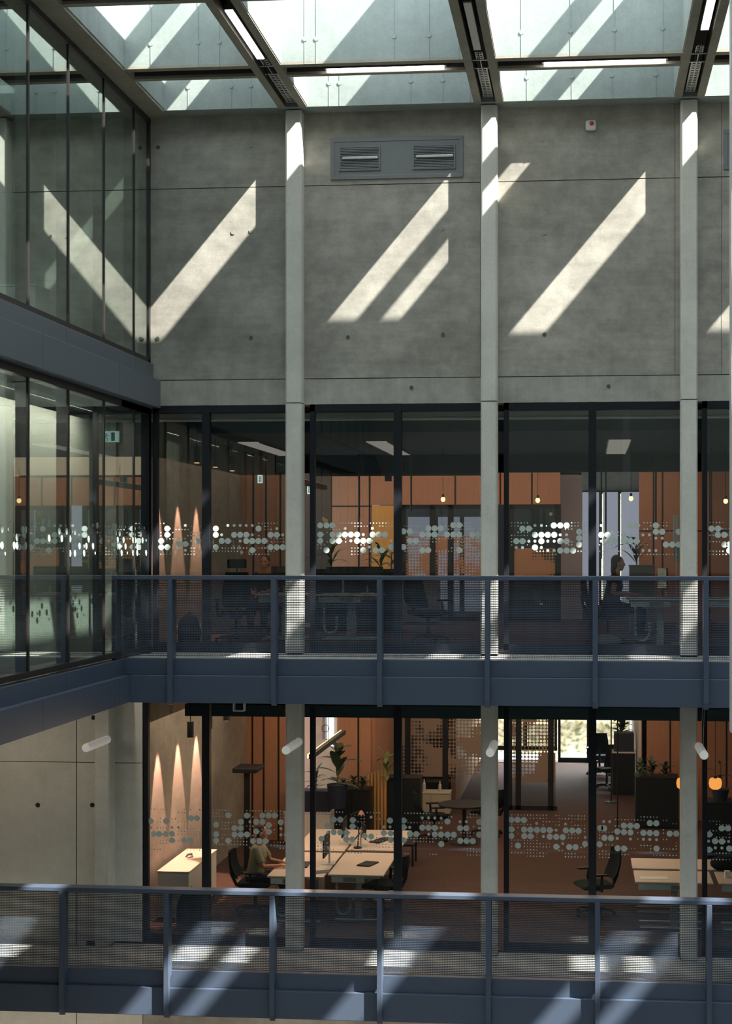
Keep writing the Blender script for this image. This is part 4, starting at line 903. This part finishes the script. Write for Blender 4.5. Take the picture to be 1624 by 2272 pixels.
# window slit with daylight behind the first column
r = empty('window_23', (X(733, 30.95), 30.97, -3), kind='structure')
wp(MB().box(X(726, 30.95), X(740, 30.95), 30.93, 30.99, zt(1655, 733, 30.95), -1.0), 'glass_pane', emit('daylight_slit', (.95, .95, 1), 1.6), r)
wp(MB().box(X(716, 30.95), X(722, 30.95), 30.9, 30.99, zt(1640, 733, 30.95), -1.0), 'window_frame', M['winframe'], r)
# posters and boards
for k, (u0, u1, v0, v1) in enumerate(((1222, 1245, 1745, 1790),)): pass
# backpack and bags behind the lower balustrade
def backpack(loc, lab, s=1.0):
    r = empty('backpack', loc, lab, 'bag')
    m = MB(); n = 18; lv = [(0, .15, .11), (.03, .17, .13), (.18, .18, .135), (.32, .165, .12), (.41, .12, .09), (.45, .05, .04)]
    vs = [(a * s * math.copysign(abs(math.cos(2 * PI * i / n)) ** .7, math.cos(2 * PI * i / n)), b_ * s * math.copysign(abs(math.sin(2 * PI * i / n)) ** .7, math.sin(2 * PI * i / n)), z * s) for z, a, b_ in lv for i in range(n)]
    m.add(vs, [(j * n + i, j * n + (i + 1) % n, (j + 1) * n + (i + 1) % n, (j + 1) * n + i) for j in range(len(lv) - 1) for i in range(n)] + [tuple(reversed(range(n))), tuple(range((len(lv) - 1) * n, len(lv) * n))])
    m.build('bag_body', M['fabric'], r, smooth=True)
    MB().obox((0, -.14 * s, .13 * s), (.24 * s, .06 * s, .18 * s), 0).build('front_pocket', M['fabric'], r, bevel=.02)
    for t in (-1, 1): MB().tube([(t * .17 * s, .02, .05 * s), (t * .22 * s, -.04, .18 * s), (t * .14 * s, .03, .36 * s)], .012, 6).build('strap', M['lgrey'], r)
    MB().tube([(-.04, 0, .44 * s), (0, 0, .50 * s), (.04, 0, .44 * s)], .009, 6).build('carry_handle', M['fabric'], r)
    return r
backpack((X(420, 24.0), 24.0, 0), 'black backpack standing on the floor of the upper office by the concrete wall', 1.0)
backpack((X(425, 22.9), 22.9, ZL), 'dark rucksack on the lower office floor, seen through the balustrade at the left', 1.25)
# ------------------------------------------------------------------ upper office furniture
xa = X(566, 25.0); xb = X(842, 25.0)
desk(xa, xa + .86, 25.0, 25.8, 0, 'desk of the upper office where the bearded-chinned person sits'.replace('bearded-chinned ', 'leaning '), cable=False)
desk(X(700, 24.9), xb, 24.9, 25.7, 0, 'desk with a hanging cable spine right of the first column, upper office')
desk(X(1392, 23.3), X(1392, 23.3) + .95, 23.3, 24.1, 0, 'desk left of the right column, upper office', cable=True)
desk(X(1566, 23.3), X(1566, 23.3) + 1.5, 23.3, 24.1, 0, 'desk at the right edge, upper office', cable=False)
office_chair((X(524, 24.2), 24.2, 0), PI / 2 + .25, 'high-backed black office chair seen from behind in the upper office', 1.12, True)
office_chair((X(950, 24.6), 24.6, 0), PI / 2 - .6, 'black office chair between two upper balustrade posts in the middle bay', 1.0)
office_chair((X(1360, 24.2) - .08, 24.3, 0), .1, 'black office chair of the person at the right, upper office', 1.02)
person((X(590, 26.15), 26.15, 0), -PI / 2 - .15, 'person with dark hair facing the camera above the upper handrail', M['blackshirt'], M['hair'], armL=((.10, .26, .80), (.34, .10, .76)), armR=((.10, -.26, .80), (.34, -.12, .76)), lean=-.0, sleeve=.95)
office_chair((X(590, 26.2), 26.2, 0), -PI / 2, 'black office chair of the person facing the camera', 1.0)
person((X(1360, 24.2), 24.3, 0), .05, 'person in a black top with long dark hair, bare arms on the right upper desk', M['blackshirt'], M['hair'], hairlong=True, armL=((.08, .25, .78), (.36, .2, .77)), armR=((-.02, -.27, .79), (.26, -.22, .78)), lean=.03, sleeve=.35)
monitor((X(1392, 23.3) + .55, 23.9, .74), PI + .2, 'black monitor on the desk left of the right column, upper office')
monitor((X(760, 25.3), 25.35, .74), PI / 2 + .2, 'black monitor behind the upper handrail, right of the first column')
monitor((X(812, 25.3), 25.4, .74), -PI / 2, 'black monitor at the right end of the desk with the cable spine')
monitor((X(625, 25.3), 25.5, .74), -PI / 2 - .5, 'black monitor left of the first column, upper office')
tag(MB().ball((X(1345, 23.6), 23.6, .09), (.24, .16, .10), 9).ball((X(1330, 23.6), 23.5, .07), (.16, .14, .08), 9).build('cloth_bag', M['cloth']), 'slumped grey cloth bag on the floor beside the person at the right', 'bag')
xa, xb = X(702, 28), X(878, 28)
cabinet(xa, xb, 27.8, 28.3, 0, 1.12, 'long dark cabinet carrying plants in the upper office', mat='black', topm='black', doors=3)
plant((X(735, 28), 28, 1.12), 'green plant with a cream flower on the long dark cabinet', leafs=14, ln=.5, wd=.08, up=.35, pot=False, mat='leaf2')
tmpf = (MB().ball((X(722, 27.8), 27.8, zt(1158, 722, 27.8)), (.05, .03, .06), 8).ball((X(717, 27.8), 27.8, zt(1152, 717, 27.8)), (.03, .02, .04), 8)); pp = [o for o in bpy.data.objects if o.get('label', '').startswith('green plant with a cream flower')][0]; wp(tmpf, 'flower', M['petal'], pp)['label'] = 'cream flower'
plant((X(845, 28), 28, 1.12), 'plant with long cream and green leaves beside the black mullion', leafs=18, ln=.5, wd=.06, up=.3, pot=False, mat='leaf2')
plant((X(868, 28.05), 28.05, 1.12), 'dry cream-leaved plant behind the black mullion, upper office', leafs=12, ln=.42, wd=.07, up=.3, pot=False, mat='petal')
cabinet(X(895, 30.5), X(975, 30.5), 30.2, 30.8, 0, .95, 'grey low cabinet in front of the glazed room, upper office', mat='grille', topm='lgrey')
cabinet(X(1395, 27.5), X(1452, 27.5), 27.3, 27.8, 0, 1.2, 'grey-green cabinet behind the person at the right, upper office', mat='grille', topm='grille')
plant((X(1412, 27.6), 27.6, 1.2), 'spreading dark plant on the grey-green cabinet', leafs=16, ln=.5, wd=.07, up=.4, pot=False)
tag(MB().box(X(1496, 24.5), X(1506, 24.5), 24.5, 24.53, zt(1246, 1500, 24.5), zt(1212, 1500, 24.5)).build('towel', M['teal']), 'teal cloth hanging beside the right column', 'cloth')
r = empty('whiteboard', (X(1500, 24.4), 24.4, 0), 'narrow white board on a stand beside the right column, above the teal cloth', 'board')
wp(MB().box(X(1494, 24.4), X(1505, 24.4), 24.4, 24.43, zt(1210, 1500, 24.4), zt(1142, 1500, 24.4)), 'board_panel', M['lampoff'], r, bevel=.005)
wp(MB().box(X(1499, 24.4), X(1501, 24.4), 24.41, 24.425, 0, 1.7).box(X(1490, 24.4), X(1510, 24.4), 24.3, 24.55, 0, .02), 'stand', M['lgrey'], r)
# black rods and hangers, pendants
for k, (u, v0, v1, Y) in enumerate(((797, 1058, 1150, 29), (912, 1058, 1135, 29), (1334, 1075, 1240, 29), (1344, 1075, 1200, 29), (1455, 1045, 1165, 28), (1578, 1060, 1170, 28))):
    x, z = W(u, v0, Y); z2 = zt(v1, u, Y)
    tag(MB().cyl((x, Y, 3.262), (x, Y, z2), .016, None, 8).build('hanging_rod', M['black']), ['slim black rod in the window below the grille, left of its mullion', 'slim black rod in the window below the grille, right of its mullion', 'left of the two slim black rods beside the mullion of the right window', 'right of the two slim black rods beside the mullion of the right window', 'slim black rod before the wood wall left of the right column', 'slim black rod at the right edge'][k] + ', upper office', 'rod')
for k, (u, v) in enumerate(((983, 1108), (1193, 1110), (1400, 1106), (1610, 1112))):  # hung glowing balls stand in for warm reflections in the glass
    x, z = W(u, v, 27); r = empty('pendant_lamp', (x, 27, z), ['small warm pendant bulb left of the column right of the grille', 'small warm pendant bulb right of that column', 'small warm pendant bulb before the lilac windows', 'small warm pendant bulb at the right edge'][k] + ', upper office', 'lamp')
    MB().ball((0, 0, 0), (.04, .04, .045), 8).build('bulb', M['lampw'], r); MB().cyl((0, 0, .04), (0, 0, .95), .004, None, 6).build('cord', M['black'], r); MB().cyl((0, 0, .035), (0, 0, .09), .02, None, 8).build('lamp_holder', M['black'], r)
x0, z0 = W(690, 1077, 26); 
r = empty('pendant_lamp', (x0, 26.5, z0), 'black linear pendant just right of the first column, upper office', 'lamp')
wp(MB().box(x0 - .04, x0 + .04, 24.6, 27.4, z0 - .02, z0 + .06), 'housing', M['black'], r); wp(MB().box(x0 - .05, x0 + .05, 24.6, 27.4, z0 + .06, z0 + .066), 'top_light', M['lampoff'], r); wp(MB().tube([(x0, 26, z0 + .06), (x0, 26, 3.26)], .005, 6), 'cord', M['black'], r)
tag(MB().box(X(690, 29), X(1100, 29), 29.2, 29.26, 2.86, 2.92).box(X(858, 29) - .06, X(858, 29) + .06, 29.18, 29.3, 2.76, 2.88).box(X(800, 29), X(800, 29) + .02, 29.22, 29.24, 2.9, 3.262).build('light_track', M['black']), 'black light track before the wood wall, upper office', 'light track')
# exit signs
def exit_sign(x, y, z, lab, w_=.26, h=.13, rz=0):
    r = empty('exit_sign', (x, y, z), lab, 'sign', rz=rz)
    MB().box(-w_ / 2, w_ / 2, -.01, .01, -h / 2, h / 2).build('sign_plate', M['sign'], r, bevel=.003)
    m = MB()
    m.box(w_ * .12, w_ * .30, -.0125, -.0105, -h * .38, h * .38); m.ball((-w_ * .12, -.0115, h * .26), (.012, .002, .012), 6)
    m.tube([(-w_ * .12, -.0115, h * .18), (-w_ * .15, -.0115, -h * .05), (-w_ * .04, -.0115, -h * .2), (-w_ * .10, -.0115, -h * .4)], .006, 5).tube([(-w_ * .15, -.0115, -h * .05), (-w_ * .28, -.0115, -h * .32)], .006, 5).tube([(-w_ * .22, -.0115, h * .02), (-w_ * .12, -.0115, h * .14), (0, -.0115, h * .04)], .005, 5)
    m.build('pictogram', M['signg'], r)
    MB().tube([(0, 0, h / 2), (0, 0, (3.262 if z > 2 and x > -6.2 else 3.385) - z)], .004, 5).build('cord', M['black'], r)
x, z = W(577, 1063, 28.2); exit_sign(x, 28.2, z, 'small white escape-route sign left of the first column, upper office', .09, .15)
x, z = W(687, 1087, 28.0); exit_sign(x, 28.0, z, 'small white escape-route sign just right of the first column, upper office', .09, .15)
# ------------------------------------------------------------------ inside the left glass volume
pn = 0
def lp(u0, u1, x, z0, z1, mat, lab, name='wall_panel', cat='panel'):
    y0, y1 = YX(u0, x), YX(u1, x)
    tag(MB().box(x - .08, x, y0, y1, z0, z1).build(name, M[mat]), lab, cat)
lp(64, 131, -7.0, 0, 3.3, 'curtain', 'pale full-height panel behind the lower left glass, the widest in view')
lp(155, 205, -7.0, 0, 3.3, 'curtain', 'pale full-height panel behind the lower left glass, in the middle')
lp(232, 250, -7.0, 0, 3.3, 'curtain', 'narrow pale full-height panel behind the lower left glass, nearest the corner')
lp(-60, 36, -7.0, 0, 3.3, 'curtain', 'pale full-height panel behind the lower left glass, at the left edge')
x = -6.85
y = YX(242, x); exit_sign(x, y, Z(969, x, y), 'lit escape-route sign behind the lower left glass', .30, .16)
r = empty('table', (-8.0, 17.6, 4.12), 'grey table behind the upper left glass', 'table')
wp(MB().box(-8.6, -7.5, 16.6, 18.6, 4.82, 4.87), 'table_top', M['lgrey'], r)
for a, b_ in ((-8.5, 16.7), (-7.6, 16.7), (-8.5, 18.5), (-7.6, 18.5)): wp(MB().box(a - .03, a + .03, b_ - .03, b_ + .03, 4.12, 4.82), 'leg', M['lgrey'], r)
cabinet(-7.9, -7.0, 19.4, 19.9, 4.12, .75, 'low grey cabinet behind the upper left glass', mat='lgrey', topm='lgreen')
area('left_room_light', (-6.65, 15, 3.34), (-.25, 0, -1), .25, 12, 260, (1, .9, .8))  # unseen lamp added to brighten the panels behind the lower left glass
area('left_room_light_top', (-8.2, 14, 7.5), (0, 0, -1), 1.5, 12, 150, (.85, .97, .95))  # added lamp without a fitting, lightens the room behind the upper glass
area('soffit_light', (-8.3, 20.4, -.63), (0, .25, -1), 2.2, .5, 15, (1, .86, .66))
area('ground_light', (-5, 20.5, -5.2), (0, .6, -1), 14, .5, 60, (1, .85, .7))  # unseen fill lamp added for the dark wall under the lower balcony
# white bracket under the upper balcony
x, z = W(529, 1569, 21.0)
tag(MB().box(x - .08, x + .08, 21.0, 21.1, z - .06, z - .045).box(x - .08, x - .065, 21, 21.1, z - .05, -.59).box(x + .065, x + .08, 21, 21.1, z - .05, -.59).build('ceiling_bracket', M['tube'], bevel=.006), 'white square bracket under the upper balcony, left of the first column', 'bracket')
